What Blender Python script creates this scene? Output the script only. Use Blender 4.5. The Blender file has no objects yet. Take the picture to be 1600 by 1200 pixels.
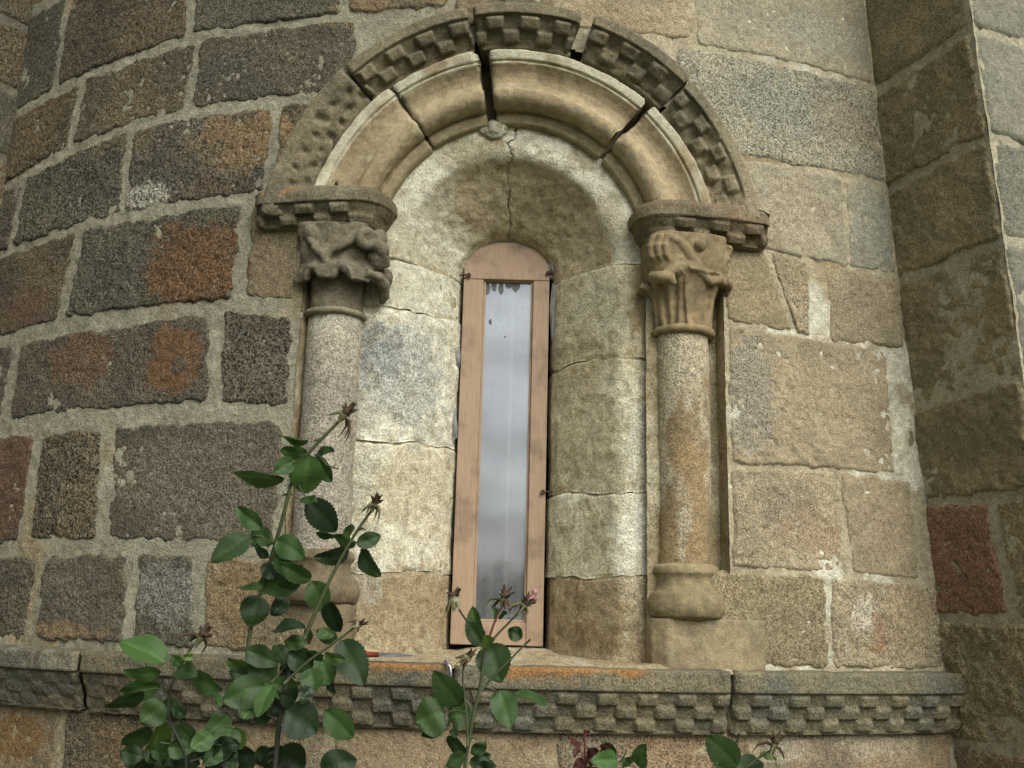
import bpy, bmesh, math, random
import numpy as np
from mathutils import Vector

S = bpy.context.scene
COL = S.collection
rng = random.Random(7)

# ------------------------------------------------------------------ camera
R, D = 2.9, 2.5                      # apse wall radius, camera distance from the wall
FPX, PITCH, ROLL = 1550.0, math.radians(13.0), math.radians(1.5)
CAM = np.array([0.0, -(R + D), 1.6])
_F = np.array([0, math.cos(PITCH), math.sin(PITCH)])
_R0 = np.array([1.0, 0, 0]); _U0 = np.cross(_R0, _F)
_RT = _R0 * math.cos(ROLL) + _U0 * math.sin(ROLL)
_UP = -_R0 * math.sin(ROLL) + _U0 * math.cos(ROLL)
cd = bpy.data.cameras.new('camera'); cam = bpy.data.objects.new('camera', cd); COL.objects.link(cam)
cd.sensor_width = 36; cd.lens = 36 * FPX / 1600; cd.clip_start = .05; cd.clip_end = 2000
from mathutils import Matrix
m = Matrix((( _RT[0], _UP[0], -_F[0], CAM[0]), (_RT[1], _UP[1], -_F[1], CAM[1]), (_RT[2], _UP[2], -_F[2], CAM[2]), (0, 0, 0, 1)))
cam.matrix_world = m
S.camera = cam

# ------------------------------------------------------------------ world, sun, exposure
SUNDIR = Vector((.42, -.70, .72)).normalized()
w = bpy.data.worlds.new('World'); S.world = w; w.use_nodes = True
wn, wl = w.node_tree.nodes, w.node_tree.links
bg = wn['Background']
sky = wn.new('ShaderNodeTexSky'); sky.sky_type = 'NISHITA'; sky.sun_disc = False
sky.sun_elevation = math.asin(SUNDIR.z); sky.sun_rotation = math.atan2(SUNDIR.x, SUNDIR.y)
sky.dust_density = 6; sky.air_density = 1.2; sky.ozone_density = 1.0
hs = wn.new('ShaderNodeHueSaturation'); hs.inputs['Saturation'].default_value = .25
wl.new(sky.outputs[0], hs.inputs['Color'])
tcw = wn.new('ShaderNodeTexCoord'); mpw = wn.new('ShaderNodeMapping'); mpw.inputs['Scale'].default_value = (1, 1, 3.2)
cn = wn.new('ShaderNodeTexNoise'); cn.inputs['Scale'].default_value = 5.0; cn.inputs['Detail'].default_value = 5
wl.new(tcw.outputs['Generated'], mpw.inputs[0]); wl.new(mpw.outputs[0], cn.inputs['Vector'])
cr = wn.new('ShaderNodeMapRange'); cr.inputs[1].default_value = .3; cr.inputs[2].default_value = .7; cr.inputs[3].default_value = .5; cr.inputs[4].default_value = 1.45
wl.new(cn.outputs[0], cr.inputs[0])
mm = wn.new('ShaderNodeMix'); mm.data_type = 'RGBA'; mm.blend_type = 'MULTIPLY'; mm.inputs[0].default_value = 1
wl.new(hs.outputs[0], mm.inputs[6]); wl.new(cr.outputs[0], mm.inputs[7]); wl.new(mm.outputs[2], bg.inputs[0])
bg.inputs[1].default_value = .128
sd = bpy.data.lights.new('sun', 'SUN'); sun = bpy.data.objects.new('sun', sd); COL.objects.link(sun)
sd.energy = 2.0; sd.angle = math.radians(50); sd.color = (1, .97, .91)
sun.rotation_euler = SUNDIR.to_track_quat('Z', 'Y').to_euler(); sun.location = (3, -8, 8)
S.view_settings.view_transform = 'Standard'; S.view_settings.look = 'None'; S.view_settings.gamma = 1
S.view_settings.use_curve_mapping = False
S.view_settings.exposure = 0.02

# ------------------------------------------------------------------ numeric helpers
def _hash(ix, iy, iz, seed):
    h = (ix.astype(np.uint32) * np.uint32(374761393) + iy.astype(np.uint32) * np.uint32(668265263)
         + iz.astype(np.uint32) * np.uint32(2147483647) + np.uint32((seed * 974634 + 12345) & 0xffffffff))
    h = (h ^ (h >> np.uint32(13))) * np.uint32(1274126177)
    h = (h ^ (h >> np.uint32(16))) * np.uint32(2246822519)
    h = h ^ (h >> np.uint32(15))
    return (h & np.uint32(0xffffff)).astype(np.float64) / 16777215.0
def vnoise(P, seed=0):
    P = np.asarray(P, float); I = np.floor(P).astype(np.int64); f = P - I; f = f * f * (3 - 2 * f)
    r = 0
    for dx in (0, 1):
        wx = f[..., 0] if dx else 1 - f[..., 0]
        for dy in (0, 1):
            wy = f[..., 1] if dy else 1 - f[..., 1]
            for dz in (0, 1):
                wz = f[..., 2] if dz else 1 - f[..., 2]
                r = r + wx * wy * wz * _hash(I[..., 0] + dx, I[..., 1] + dy, I[..., 2] + dz, seed)
    return r
def fbm(P, scale, octv=3, seed=0):
    P = np.asarray(P, float) * scale + 37.3; a, t, r = 1.0, 0.0, 0.0
    with np.errstate(over='ignore'):
        for o in range(octv):
            r = r + a * vnoise(P, seed + o * 17); t += a; a *= .55; P = P * 2.03 + 11.7
    return r / t
def sst(a, b, x):
    t = np.clip((x - a) / (b - a), 0, 1); return t * t * (3 - 2 * t)
def mixc(c, c2, m):
    return c * (1 - m[..., None]) + np.asarray(c2) * m[..., None]
def ray(x, y):
    d = _F * FPX + _RT * (x - 800) + _UP * (600 - y); return d / np.linalg.norm(d)
def cyl(x, y, d=0.0):                   # pixel -> (s, z) where its ray meets the wall surface of depth d
    v = ray(x, y); a = v[0]**2 + v[1]**2; b = CAM[1] * v[1]; c = CAM[1]**2 - (R - d)**2
    t = (-b - math.sqrt(max(b * b - a * c, 0))) / a; P = CAM + t * v
    return math.atan2(P[0], -P[1]) * R, P[2]
def W(s, z, d):                         # wall coordinates -> world; d is depth into the wall
    s, z, d = np.broadcast_arrays(np.asarray(s, float), np.asarray(z, float), np.asarray(d, float))
    th = s / R; r = R - d
    return np.stack([r * np.sin(th), -r * np.cos(th), z], -1)
def at(x, y, dist):                     # pixel + horizontal distance (along +Y) from the camera
    v = ray(x, y); return CAM + v * (dist / v[1])

# ------------------------------------------------------------------ objects
def setp(o, label=None, cat=None, group=None, kind=None):
    if label: o['label'] = label
    if cat: o['category'] = cat
    if group: o['group'] = group
    if kind: o['kind'] = kind
    return o
def empty(name, loc, label=None, cat=None, group=None, kind='thing'):
    o = bpy.data.objects.new(name, None); COL.objects.link(o); o.location = loc; o.empty_display_size = .1
    return setp(o, label, cat, group, kind)
def link(name, me, mat, parent=None):
    o = bpy.data.objects.new(name, me); COL.objects.link(o)
    if mat and not me.materials: me.materials.append(mat)
    if parent is not None:
        o.parent = parent; o.matrix_parent_inverse = Matrix.Translation(-parent_loc(parent))
    return o
def parent_loc(p):                      # meshes are built in world coordinates, only the Empties carry a place
    return Vector(p.location) if p.type == 'EMPTY' else Vector((0, 0, 0))
TINT = np.array((.985, 1.0, .90), np.float32)   # warm granite and lime
def mesh(name, V, Fc, C=None, smooth=True, sharp=None):
    me = bpy.data.meshes.new(name); me.from_pydata(np.asarray(V).tolist(), [], Fc); 
    if smooth: me.polygons.foreach_set('use_smooth', [True] * len(me.polygons))
    if C is not None:
        C = np.array(C, np.float32); C[:, :3] *= TINT
        if C.shape[1] == 3: C = np.concatenate([C, np.full((len(C), 1), .6, np.float32)], 1)
        at_ = me.color_attributes.new('Col', 'FLOAT_COLOR', 'POINT'); at_.data.foreach_set('color', C.ravel())
    me.update(); return me
def gridfaces(nu, nv, off=0, closeu=False):
    f = []
    for i in range(nu if closeu else nu - 1):
        a = off + i * nv; b = off + ((i + 1) % nu) * nv
        for j in range(nv - 1):
            f.append((a + j, b + j, b + j + 1, a + j + 1))
    return f

# ------------------------------------------------------------------ materials
def mat(name):
    M = bpy.data.materials.new(name); M.use_nodes = True
    nt = M.node_tree; return M, nt.nodes, nt.links, nt.nodes['Principled BSDF']
def stone_mat(name, g1=190, g2=60, con=.8, bump=.7, bdist=.004, rough=.92, fine=420, flake=None):
    M, n, l, b = mat(name)
    b.inputs['Roughness'].default_value = rough; b.inputs['Specular IOR Level'].default_value = .25
    tc = n.new('ShaderNodeTexCoord'); at_ = n.new('ShaderNodeAttribute'); at_.attribute_name = 'Col'
    def noise(sc, det=2, ro=.6):
        x = n.new('ShaderNodeTexNoise'); x.inputs['Scale'].default_value = sc; x.inputs['Detail'].default_value = det
        x.inputs['Roughness'].default_value = ro; l.new(tc.outputs['Object'], x.inputs['Vector']); return x
    a = noise(g1, 3, .7); c = noise(g2, 4, .6); d = noise(fine, 2, .6)
    mr = n.new('ShaderNodeMapRange'); mr.inputs[1].default_value = .38; mr.inputs[2].default_value = .62
    mr.inputs[3].default_value = 1 - con; mr.inputs[4].default_value = 1 + con
    l.new(a.outputs[0], mr.inputs[0])
    mx = n.new('ShaderNodeMix'); mx.inputs[2].default_value = 1.0      # speckle strength rides in the attribute's alpha
    l.new(at_.outputs['Alpha'], mx.inputs[0]); l.new(mr.outputs[0], mx.inputs[3])
    mr2 = n.new('ShaderNodeMapRange'); mr2.inputs[1].default_value = .3; mr2.inputs[2].default_value = .7
    mr2.inputs[3].default_value = .78; mr2.inputs[4].default_value = 1.22; l.new(c.outputs[0], mr2.inputs[0])
    mu = n.new('ShaderNodeMath'); mu.operation = 'MULTIPLY'; l.new(mx.outputs[0], mu.inputs[0]); l.new(mr2.outputs[0], mu.inputs[1])
    mc = n.new('ShaderNodeVectorMath'); mc.operation = 'SCALE'; l.new(at_.outputs['Color'], mc.inputs[0]); l.new(mu.outputs[0], mc.inputs['Scale'])
    colout = mc.outputs[0]
    # pale quartz flecks and dark pits, each with its own scale
    vo = n.new('ShaderNodeTexVoronoi'); vo.inputs['Scale'].default_value = g1 * .62; l.new(tc.outputs['Object'], vo.inputs['Vector'])
    fr = n.new('ShaderNodeMapRange'); fr.inputs[1].default_value = .26; fr.inputs[2].default_value = .16; fr.inputs[3].default_value = 0; fr.inputs[4].default_value = .5
    l.new(vo.outputs['Distance'], fr.inputs[0]); sel = n.new('ShaderNodeSeparateColor'); l.new(vo.outputs['Color'], sel.inputs[0])
    gt = n.new('ShaderNodeMath'); gt.operation = 'GREATER_THAN'; gt.inputs[1].default_value = .72; l.new(sel.outputs[0], gt.inputs[0])
    fm = n.new('ShaderNodeMath'); fm.operation = 'MULTIPLY'; l.new(fr.outputs[0], fm.inputs[0]); l.new(gt.outputs[0], fm.inputs[1])
    fm2 = n.new('ShaderNodeMath'); fm2.operation = 'MULTIPLY'; l.new(fm.outputs[0], fm2.inputs[0]); l.new(at_.outputs['Alpha'], fm2.inputs[1])
    q = n.new('ShaderNodeMix'); q.data_type = 'RGBA'; q.inputs[7].default_value = (.55, .52, .46, 1); l.new(fm2.outputs[0], q.inputs[0]); l.new(colout, q.inputs[6]); colout = q.outputs[2]
    if flake:                                              # limewash flaked off in patches
        fn = noise(26, 9, .68); fr2 = n.new('ShaderNodeMapRange'); fr2.inputs[1].default_value = .545; fr2.inputs[2].default_value = .575; l.new(fn.outputs[0], fr2.inputs[0])
        q2 = n.new('ShaderNodeMix'); q2.data_type = 'RGBA'; q2.blend_type = 'MULTIPLY'; q2.inputs[7].default_value = (*flake, 1); l.new(fr2.outputs[0], q2.inputs[0]); l.new(colout, q2.inputs[6]); colout = q2.outputs[2]
    l.new(colout, b.inputs['Base Color'])
    ad = n.new('ShaderNodeMath'); ad.operation = 'MULTIPLY_ADD'; ad.inputs[1].default_value = .6; l.new(a.outputs[0], ad.inputs[0]); l.new(c.outputs[0], ad.inputs[2])
    ad2 = n.new('ShaderNodeMath'); ad2.operation = 'MULTIPLY_ADD'; ad2.inputs[1].default_value = .35; l.new(d.outputs[0], ad2.inputs[0]); l.new(ad.outputs[0], ad2.inputs[2])
    bp = n.new('ShaderNodeBump'); bp.inputs['Strength'].default_value = bump; bp.inputs['Distance'].default_value = bdist * 3
    l.new(ad2.outputs[0], bp.inputs['Height']); l.new(bp.outputs[0], b.inputs['Normal'])
    return M
M_STONE = stone_mat('weathered_stone')
M_STONE_C = stone_mat('coarse_granite', g1=140, g2=42, con=.95, bump=.85, bdist=.005)
M_STONE_F = stone_mat('fine_sandstone', g1=250, g2=75, con=.7, bump=.55, bdist=.004)
M_CARVE = stone_mat('carved_stone', g1=260, g2=50, con=.5, bump=.4, bdist=.003)
M_MORTAR = stone_mat('lime_mortar', g1=170, g2=45, con=.45, bump=.7, bdist=.004)
M_PLASTER = stone_mat('limewashed_stone', g1=190, g2=38, con=.5, bump=.7, bdist=.004, flake=(.78, .74, .67))
def plain_mat(name, col, rough=.6, var=.25, scale=30, metal=0, bump=0, spec=.5):
    M, n, l, b = mat(name)
    tc = n.new('ShaderNodeTexCoord'); x = n.new('ShaderNodeTexNoise'); x.inputs['Scale'].default_value = scale; x.inputs['Detail'].default_value = 5
    l.new(tc.outputs['Object'], x.inputs['Vector'])
    mx = n.new('ShaderNodeMix'); mx.data_type = 'RGBA'
    mx.inputs[6].default_value = (*[c * (1 - var) for c in col], 1); mx.inputs[7].default_value = (*[c * (1 + var) for c in col], 1)
    l.new(x.outputs[0], mx.inputs[0]); l.new(mx.outputs[2], b.inputs['Base Color'])
    b.inputs['Roughness'].default_value = rough; b.inputs['Metallic'].default_value = metal; b.inputs['Specular IOR Level'].default_value = spec
    if bump:
        bp = n.new('ShaderNodeBump'); bp.inputs['Strength'].default_value = bump; bp.inputs['Distance'].default_value = .003
        l.new(x.outputs[0], bp.inputs['Height']); l.new(bp.outputs[0], b.inputs['Normal'])
    return M

# ------------------------------------------------------------------ stains with a shape of their own (pixel ellipse on the wall, colour, strength, speckle)
RUST = (.142, .083, .046); TAN = (.25, .175, .10); DARK = (.092, .085, .070); GREY = (.20, .205, .185); WHITE = (.55, .53, .46); SLATE = (.26, .26, .225)
STAINS = [
 (305, 415, 85, 66, RUST, .95, .7), (175, 435, 50, 62, DARK, .7, .8), (275, 560, 44, 66, RUST, 1, .6), (130, 560, 50, 40, (.15, .085, .05), .6, .8),
 (280, 570, 16, 12, DARK, .6, .7), (385, 215, 95, 45, TAN, .8, .6), (260, 270, 70, 50, DARK, .55, .9), (225, 312, 42, 22, WHITE, .5, .9), (150, 300, 50, 35, DARK, .4, .9),
 (330, 295, 40, 20, (.13, .095, .066), .6, .8), (60, 190, 40, 40, (.17, .12, .07), .7, .6), (30, 490, 45, 35, (.13, .085, .058), .7, .6), (15, 760, 28, 70, (.12, .075, .052), .85, .6),
 (200, 190, 60, 45, (.16, .125, .08), .6, .7), (390, 110, 80, 40, DARK, .45, 1), (440, 90, 40, 30, (.125, .098, .072), .5, 1), (230, 40, 60, 30, (.14, .11, .08), .5, .7),
 (255, 920, 48, 50, (.19, .19, .17), .7, 1), (110, 930, 55, 40, (.12, .11, .09), .5, 1), (90, 985, 70, 16, TAN, .6, .7), (320, 745, 110, 80, (.165, .14, .12), .5, 1),
 (380, 940, 50, 60, (.20, .14, .075), .7, .6), (30, 1150, 40, 40, (.20, .12, .05), .8, .6), (190, 1160, 60, 40, (.17, .12, .07), .6, .6), (440, 1170, 60, 40, (.22, .165, .10), .6, .6),
 (560, 15, 50, 20, (.25, .18, .11), .7, .6), (965, 30, 60, 30, (.30, .235, .155), .7, .6),
 (1215, 165, 75, 55, SLATE, .8, .9), (1320, 190, 50, 40, (.31, .255, .19), .6, .7), (1180, 40, 60, 30, (.30, .27, .22), .6, .6), (1290, 60, 60, 30, (.31, .30, .26), .6, .7),
 (1250, 330, 60, 50, (.38, .32, .24), .5, .8), (1370, 350, 40, 60, (.34, .34, .29), .6, .6), (1165, 620, 45, 80, (.25, .24, .21), .65, 1), (1320, 620, 90, 60, (.36, .295, .205), .5, .7),
 (1230, 790, 50, 40, (.24, .205, .155), .6, .8), (1280, 830, 60, 40, (.33, .235, .165), .5, .7), (1380, 830, 50, 40, (.35, .275, .20), .5, .6), (1200, 960, 60, 50, (.27, .225, .145), .5, .5),
 (1345, 960, 22, 34, (.50, .45, .37), .75, .8), (1372, 985, 9, 24, (.30, .16, .10), .55, .5), (1368, 1012, 16, 10, (.36, .22, .11), .5, .5), (1420, 960, 36, 50, (.33, .255, .165), .5, .6),
 (1230, 1165, 36, 30, (.42, .37, .30), .6, .9), (1370, 1160, 70, 26, (.38, .33, .26), .6, .7), (1060, 1180, 80, 40, (.30, .20, .13), .5, .7), (1200, 420, 60, 40, (.28, .235, .155), .6, .4),
]
def stain_sz(x, y, rx, ry, d=0.0):
    a = cyl(x, y, d); b = cyl(x + rx, y, d); b2 = cyl(x - rx, y, d); c = cyl(x, y - ry, d); e = cyl(x, y + ry, d)
    return a[0], a[1], abs(b[0] - b2[0]) / 2, abs(c[1] - e[1]) / 2
STAIN_SZ = [(*stain_sz(x, y, rx, ry), c, k, sp) for x, y, rx, ry, c, k, sp in STAINS]
def apply_stains(C, A, P, s, z, lst):
    smin, smax, zmin, zmax = s.min(), s.max(), z.min(), z.max()
    n = None
    for s0, z0, rs, rz, c, k, sp in lst:
        if s0 + 1.6 * rs < smin or s0 - 1.6 * rs > smax or z0 + 1.6 * rz < zmin or z0 - 1.6 * rz > zmax: continue
        if n is None: n = (fbm(P, 12, 4, 91) - .5) * 1.5 + (fbm(P, 85, 3, 92) - .5) * 1.0
        q = np.sqrt(((s - s0) / rs)**2 + ((z - z0) / rz)**2) + n
        mk = sst(1.10, .80, q) * k
        C = mixc(C, c, mk); A = A * (1 - mk) + sp * mk
    return C, A

# ------------------------------------------------------------------ ashlar stones on any surface M(a, b, h)
def wallM(a, b, h): return W(a, b, -h)
SHADE = {  # base colour, second colour, speckle
 'dark': ((.128, .110, .084), (.098, .087, .067), .9), 'grey': ((.125, .114, .086), (.096, .089, .069), .9),
 'brown': ((.142, .112, .074), (.104, .087, .064), .9), 'warm': ((.25, .195, .125), (.18, .145, .10), .65), 'red': ((.135, .085, .062), (.105, .075, .057), .8),
 'tan': ((.375, .31, .215), (.31, .26, .185), .62), 'pale': ((.41, .36, .27), (.345, .31, .24), .6), 'slate': ((.36, .33, .26), (.30, .285, .235), .75),
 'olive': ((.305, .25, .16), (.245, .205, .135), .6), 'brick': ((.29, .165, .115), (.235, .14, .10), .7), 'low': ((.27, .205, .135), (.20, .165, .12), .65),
 'cool': ((.25, .24, .20), (.21, .205, .17), .6),
}
def stone(parent, cor, shade='tan', M=wallM, gap=.006, res=.006, proud=0.0, rough=1.0, bev=.012, wob=.013, mt=None, name='stone', stains=True, seed=None, depth=.10, rc=.02):
    """cor = TL, TR, BR, BL in surface coordinates"""
    if seed is None: seed = rng.randrange(9999)
    TL, TR, BR, BL = [np.array(c, float) for c in cor]
    wd = max(np.linalg.norm(TR - TL), np.linalg.norm(BR - BL)); ht = max(np.linalg.norm(TL - BL), np.linalg.norm(TR - BR))
    g = gap * .55 if TL[0] < .3 or M is not wallM else gap * .2
    nu = max(4, int(wd / res)); nv = max(4, int(ht / res))
    u, v = np.meshgrid(np.linspace(0, 1, nu), np.linspace(0, 1, nv), indexing='ij')
    ug = g / wd + u * (1 - 2 * g / wd); vg = g / ht + v * (1 - 2 * g / ht)
    Q = (TL[None, None] * ((1 - ug) * (1 - vg))[..., None] + TR * (ug * (1 - vg))[..., None] + BR * (ug * vg)[..., None] + BL * ((1 - ug) * vg)[..., None])
    a, b = Q[..., 0], Q[..., 1]
    P0 = M(a, b, 0)
    vr = rng.uniform(.4, 1.5); rough = rough * rng.uniform(.7, 1.35)
    eu = np.minimum(u, 1 - u) * wd; ev = np.minimum(v, 1 - v) * ht
    e = np.minimum(eu, ev)
    cm = (eu < rc) & (ev < rc); e = np.where(cm, rc - np.hypot(rc - eu, rc - ev), e)
    e = e + (fbm(P0, 22, 3, seed % 50) - .5) * wob * 1.6 + (fbm(P0, 70, 2, 5) - .5) * wob * .7
    h = proud + .0013 + (fbm(P0, 5, 2, seed % 97) - .5) * .010 * rough + (fbm(P0, 28, 3, 3) - .5) * .0065 * rough + (fbm(P0, 95, 2, 4) - .5) * .0032 * rough
    h = h - sst(.66, .80, fbm(P0, 55, 2, 6 + seed % 5)) * .0035 * vr
    h = h - (1 - sst(0, bev, e)) * .016
    V = M(a, b, h)
    c1, c2, sp = SHADE[shade]
    vv = rng.uniform(.9, 1.1)
    C = mixc(np.broadcast_to(np.array(c1) * vv, P0.shape), np.array(c2) * vv, sst(.35, .65, fbm(P0, 7, 4, seed % 31)))
    C = C * (1 + (fbm(P0, 26, 3, 8) - .5) * .45)[..., None]
    A = np.full(a.shape, sp * rng.uniform(.75, 1.2))
    if stains: C, A = apply_stains(C, A, P0, a, b, STAIN_SZ)
    # solid block: front sheet, skirts, back
    n = nu * nv; Fc = gridfaces(nu, nv)
    ring = [(i, 0) for i in range(nu)] + [(nu - 1, j) for j in range(1, nv)] + [(i, nv - 1) for i in range(nu - 2, -1, -1)] + [(0, j) for j in range(nv - 2, 0, -1)]
    idx = [i * nv + j for i, j in ring]
    VB = np.array([M(a[i, j], b[i, j], -depth) for i, j in ring]).reshape(-1, 3)
    k = len(idx)
    for q in range(k):
        Fc.append((idx[q], n + q, n + (q + 1) % k, idx[(q + 1) % k]))
    Fc.append(tuple(n + q for q in range(k)))
    Vall = np.concatenate([V.reshape(-1, 3), VB]); Cf = np.concatenate([C, A[..., None]], -1).reshape(-1, 4)
    Call = np.concatenate([Cf, Cf[idx]])
    return link(name, mesh(name, Vall, Fc, Call), mt or (rng.choice((M_STONE, M_STONE_C, M_STONE_C)) if shade in ('dark', 'grey', 'brown', 'red') else rng.choice((M_STONE, M_STONE_F, M_STONE_F))), parent)

def curve_px(pts, d=0.0):
    q = sorted(cyl(x, y, d) for x, y in pts); ss = [p[0] for p in q]; zz = [p[1] for p in q]
    return lambda s: float(np.interp(s, ss, zz))

# ------------------------------------------------------------------ ground and sky neighbours
def ground():
    n = 60; V = []; 
    xs = np.sign(np.linspace(-1, 1, n)) * np.abs(np.linspace(-1, 1, n))**2.5 * 600
    X, Y = np.meshgrid(xs, xs, indexing='ij'); P = np.stack([X, Y, 0 * X], -1)
    P[..., 2] = -.02 + (fbm(P, .6, 3, 2) - .5) * .04
    M, nn, l, b = mat('garden_soil_and_grass')
    tc = nn.new('ShaderNodeTexCoord'); a = nn.new('ShaderNodeTexNoise'); a.inputs['Scale'].default_value = 1.3; a.inputs['Detail'].default_value = 8
    l.new(tc.outputs['Object'], a.inputs['Vector']); r = nn.new('ShaderNodeValToRGB')
    r.color_ramp.elements[0].position = .38; r.color_ramp.elements[0].color = (.075, .06, .038, 1)
    r.color_ramp.elements[1].position = .6; r.color_ramp.elements[1].color = (.05, .075, .02, 1)
    l.new(a.outputs[0], r.inputs[0]); l.new(r.outputs[0], b.inputs['Base Color']); b.inputs['Roughness'].default_value = .95
    o = link('ground', mesh('ground', P.reshape(-1, 3), gridfaces(n, n)), M); setp(o, kind='structure')
ground()

# ------------------------------------------------------------------ apse wall
SC, ZC = -.016, 2.572                 # arch centre
ZSILL = 1.478
EDGE_L, EDGE_R = -.577, .572         # wall edges at the nooks
def corner_r(z): return 1.10 + (3.19 - z) * .068
CORNER_L = -1.80
wall = empty('apse_wall', (0, -R, 0), 'curved apse wall of squared stone blocks with pale mortar joints', 'wall')

def mortar_sheet(name, s0, s1, z0, z1, res, M, colfn, parent, keep=None, hfn=None, sheet_seed=0):
    nu, nv = max(2, int((s1 - s0) / res)), max(2, int((z1 - z0) / res))
    a, b = np.meshgrid(np.linspace(s0, s1, nu), np.linspace(z0, z1, nv), indexing='ij')
    P0 = M(a, b, 0); h = -.0030 + (fbm(P0, 9, 3, 61 + sheet_seed) - .5) * .007 + (fbm(P0, 45, 3, 62) - .5) * .007 + (fbm(P0, 110, 2, 63) - .5) * .003
    if hfn is not None: h = h + hfn(a, b, P0)
    V = M(a, b, h); C, A = colfn(a, b, P0)
    C = C * (1 + (fbm(P0, 12, 4, 64) - .5) * .5 + (fbm(P0, 60, 2, 65) - .5) * .25)[..., None]
    Fc = gridfaces(nu, nv)
    if keep is not None:
        k = keep(a, b).ravel(); Fc = [f for f in Fc if k[f[0]] and k[f[1]] and k[f[2]] and k[f[3]]]
        used = sorted({i for f in Fc for i in f}); mp = {i: j for j, i in enumerate(used)}
        Fc = [tuple(mp[i] for i in f) for f in Fc]; V = V.reshape(-1, 3)[used]; Cf = np.concatenate([C, A[..., None]], -1).reshape(-1, 4)[used]
    else:
        V = V.reshape(-1, 3); Cf = np.concatenate([C, A[..., None]], -1).reshape(-1, 4)
    return link(name, mesh(name, V, Fc, Cf), M_MORTAR, parent)
def wall_keep(a, b):
    k = np.ones(a.shape, bool)
    k &= ~((b > ZSILL - .12) & (b < 2.66) & (a > EDGE_L + .003) & (a < EDGE_R - .003))
    k &= ~((b >= 2.62) & (np.hypot(a - SC, b - ZC) < .595))
    k &= a < corner_r(b) + .02
    return k
def wall_mcol(a, b, P):
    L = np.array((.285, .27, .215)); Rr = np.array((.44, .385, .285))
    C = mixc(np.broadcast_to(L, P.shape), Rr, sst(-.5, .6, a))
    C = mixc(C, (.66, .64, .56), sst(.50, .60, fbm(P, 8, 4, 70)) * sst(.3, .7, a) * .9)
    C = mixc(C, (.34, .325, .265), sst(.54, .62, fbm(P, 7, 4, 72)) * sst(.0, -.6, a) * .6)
    C = mixc(C, (.30, .21, .10), sst(.58, .7, fbm(P, 4, 3, 71)) * .5)
    C = mixc(C, (.33, .265, .175), sst(1.42, 1.34, b) * .7)
    return C, np.full(a.shape, .5)
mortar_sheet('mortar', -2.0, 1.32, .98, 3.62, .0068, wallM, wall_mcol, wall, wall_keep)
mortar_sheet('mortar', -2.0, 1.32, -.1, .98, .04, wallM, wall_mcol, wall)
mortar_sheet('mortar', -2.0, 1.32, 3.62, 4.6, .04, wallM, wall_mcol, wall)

JB = curve_px([(14, 191), (84, 142), (140, 119), (210, 93), (294, 61), (385, 45), (490, 31), (560, 24)])
JC = curve_px([(0, 301), (38, 273), (105, 233), (203, 199), (290, 175), (385, 163), (465, 156)])
JD = curve_px([(0, 402), (56, 371), (122, 353), (224, 331), (301, 317), (388, 308)])
JE = curve_px([(0, 535), (94, 508), (168, 487), (280, 480), (367, 475), (476, 482)])
JF = curve_px([(0, 669), (140, 661), (245, 645), (350, 638), (448, 645)])
JG = curve_px([(0, 857), (100, 861), (187, 852), (333, 858), (450, 872)])
J1 = curve_px([(1085, 72), (1140, 82), (1227, 98), (1297, 122), (1367, 135)])
J2 = curve_px([(1189, 250), (1227, 250), (1297, 270), (1350, 280), (1392, 290)])
J3 = curve_px([(1200, 385), (1273, 410), (1325, 421), (1416, 431)])
J4 = curve_px([(1140, 503), (1203, 514), (1259, 524), (1294, 536), (1357, 543), (1430, 550)])
J5 = curve_px([(1140, 727), (1210, 724), (1273, 731), (1332, 732), (1406, 745)])
J6 = curve_px([(1140, 890), (1284, 895), (1347, 902), (1410, 911), (1459, 913)])
ZT = 3.56
K = lambda v: (lambda s: v)
SIDE = lambda x, y: cyl(x, y)[0]
def row(top, bot, vs, shades, gap, gaps=None, **kw):
    if vs[0][0] < -.3 and top(-.5) > 1.4: kw = {'wob': .020, 'rc': .024, **kw}; gap += .003; gaps = [g + .002 for g in gaps] if gaps else None
    """vs: list of (s_top, s_bottom) joints; stones lie between neighbours"""
    for i, sh in enumerate(shades):
        l, r = vs[i], vs[i + 1]
        g = gaps[i] * 1.6 if gaps else gap
        stone(wall, [(l[0], top(l[0])), (r[0], top(r[0])), (r[1], bot(r[1])), (l[1], bot(l[1]))], sh, gap=g, **kw)
def vj(x1, y1, x2, y2): return (SIDE(x1, y1), SIDE(x2, y2))
LL = (-1.99, -1.99)
row(K(ZT), JB, [LL, vj(97, 60, 83, 143), vj(300, 0, 293, 61), vj(534, 0, 535, 25), (-.20, -.20)], ['grey', 'brown', 'grey', 'warm'], .010)
row(K(ZT), K(3.205), [(-.20, -.20), (.10, .10), vj(1080, 0, 1085, 68)], ['warm', 'tan'], .006)
row(K(ZT), J1, [vj(1080, 0, 1085, 68), (corner_r(3.4), corner_r(3.2))], ['pale'], .006)
row(JB, JC, [LL, vj(8, 195, 0, 245), vj(130, 121, 108, 228), vj(311, 65, 292, 175), (-.46, -.46)], ['dark', 'brown', 'brown', 'dark'], .010)
row(JC, JD, [LL, vj(38, 278, 14, 392), vj(203, 203, 190, 333), vj(425, 245, 417, 300), (-.48, -.48)], ['dark', 'grey', 'dark', 'brown'], .010)
row(JD, JE, [LL, vj(124, 357, 93, 505), vj(388, 308, 371, 470), (EDGE_L, EDGE_L)], ['brown', 'grey', 'warm'], .012, [.009, .014, .016])
row(JE, JF, [LL, vj(25, 540, 4, 666), vj(338, 500, 335, 640), (EDGE_L, EDGE_L)], ['dark', 'dark', 'dark'], .015, [.012, .022, .016])
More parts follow.
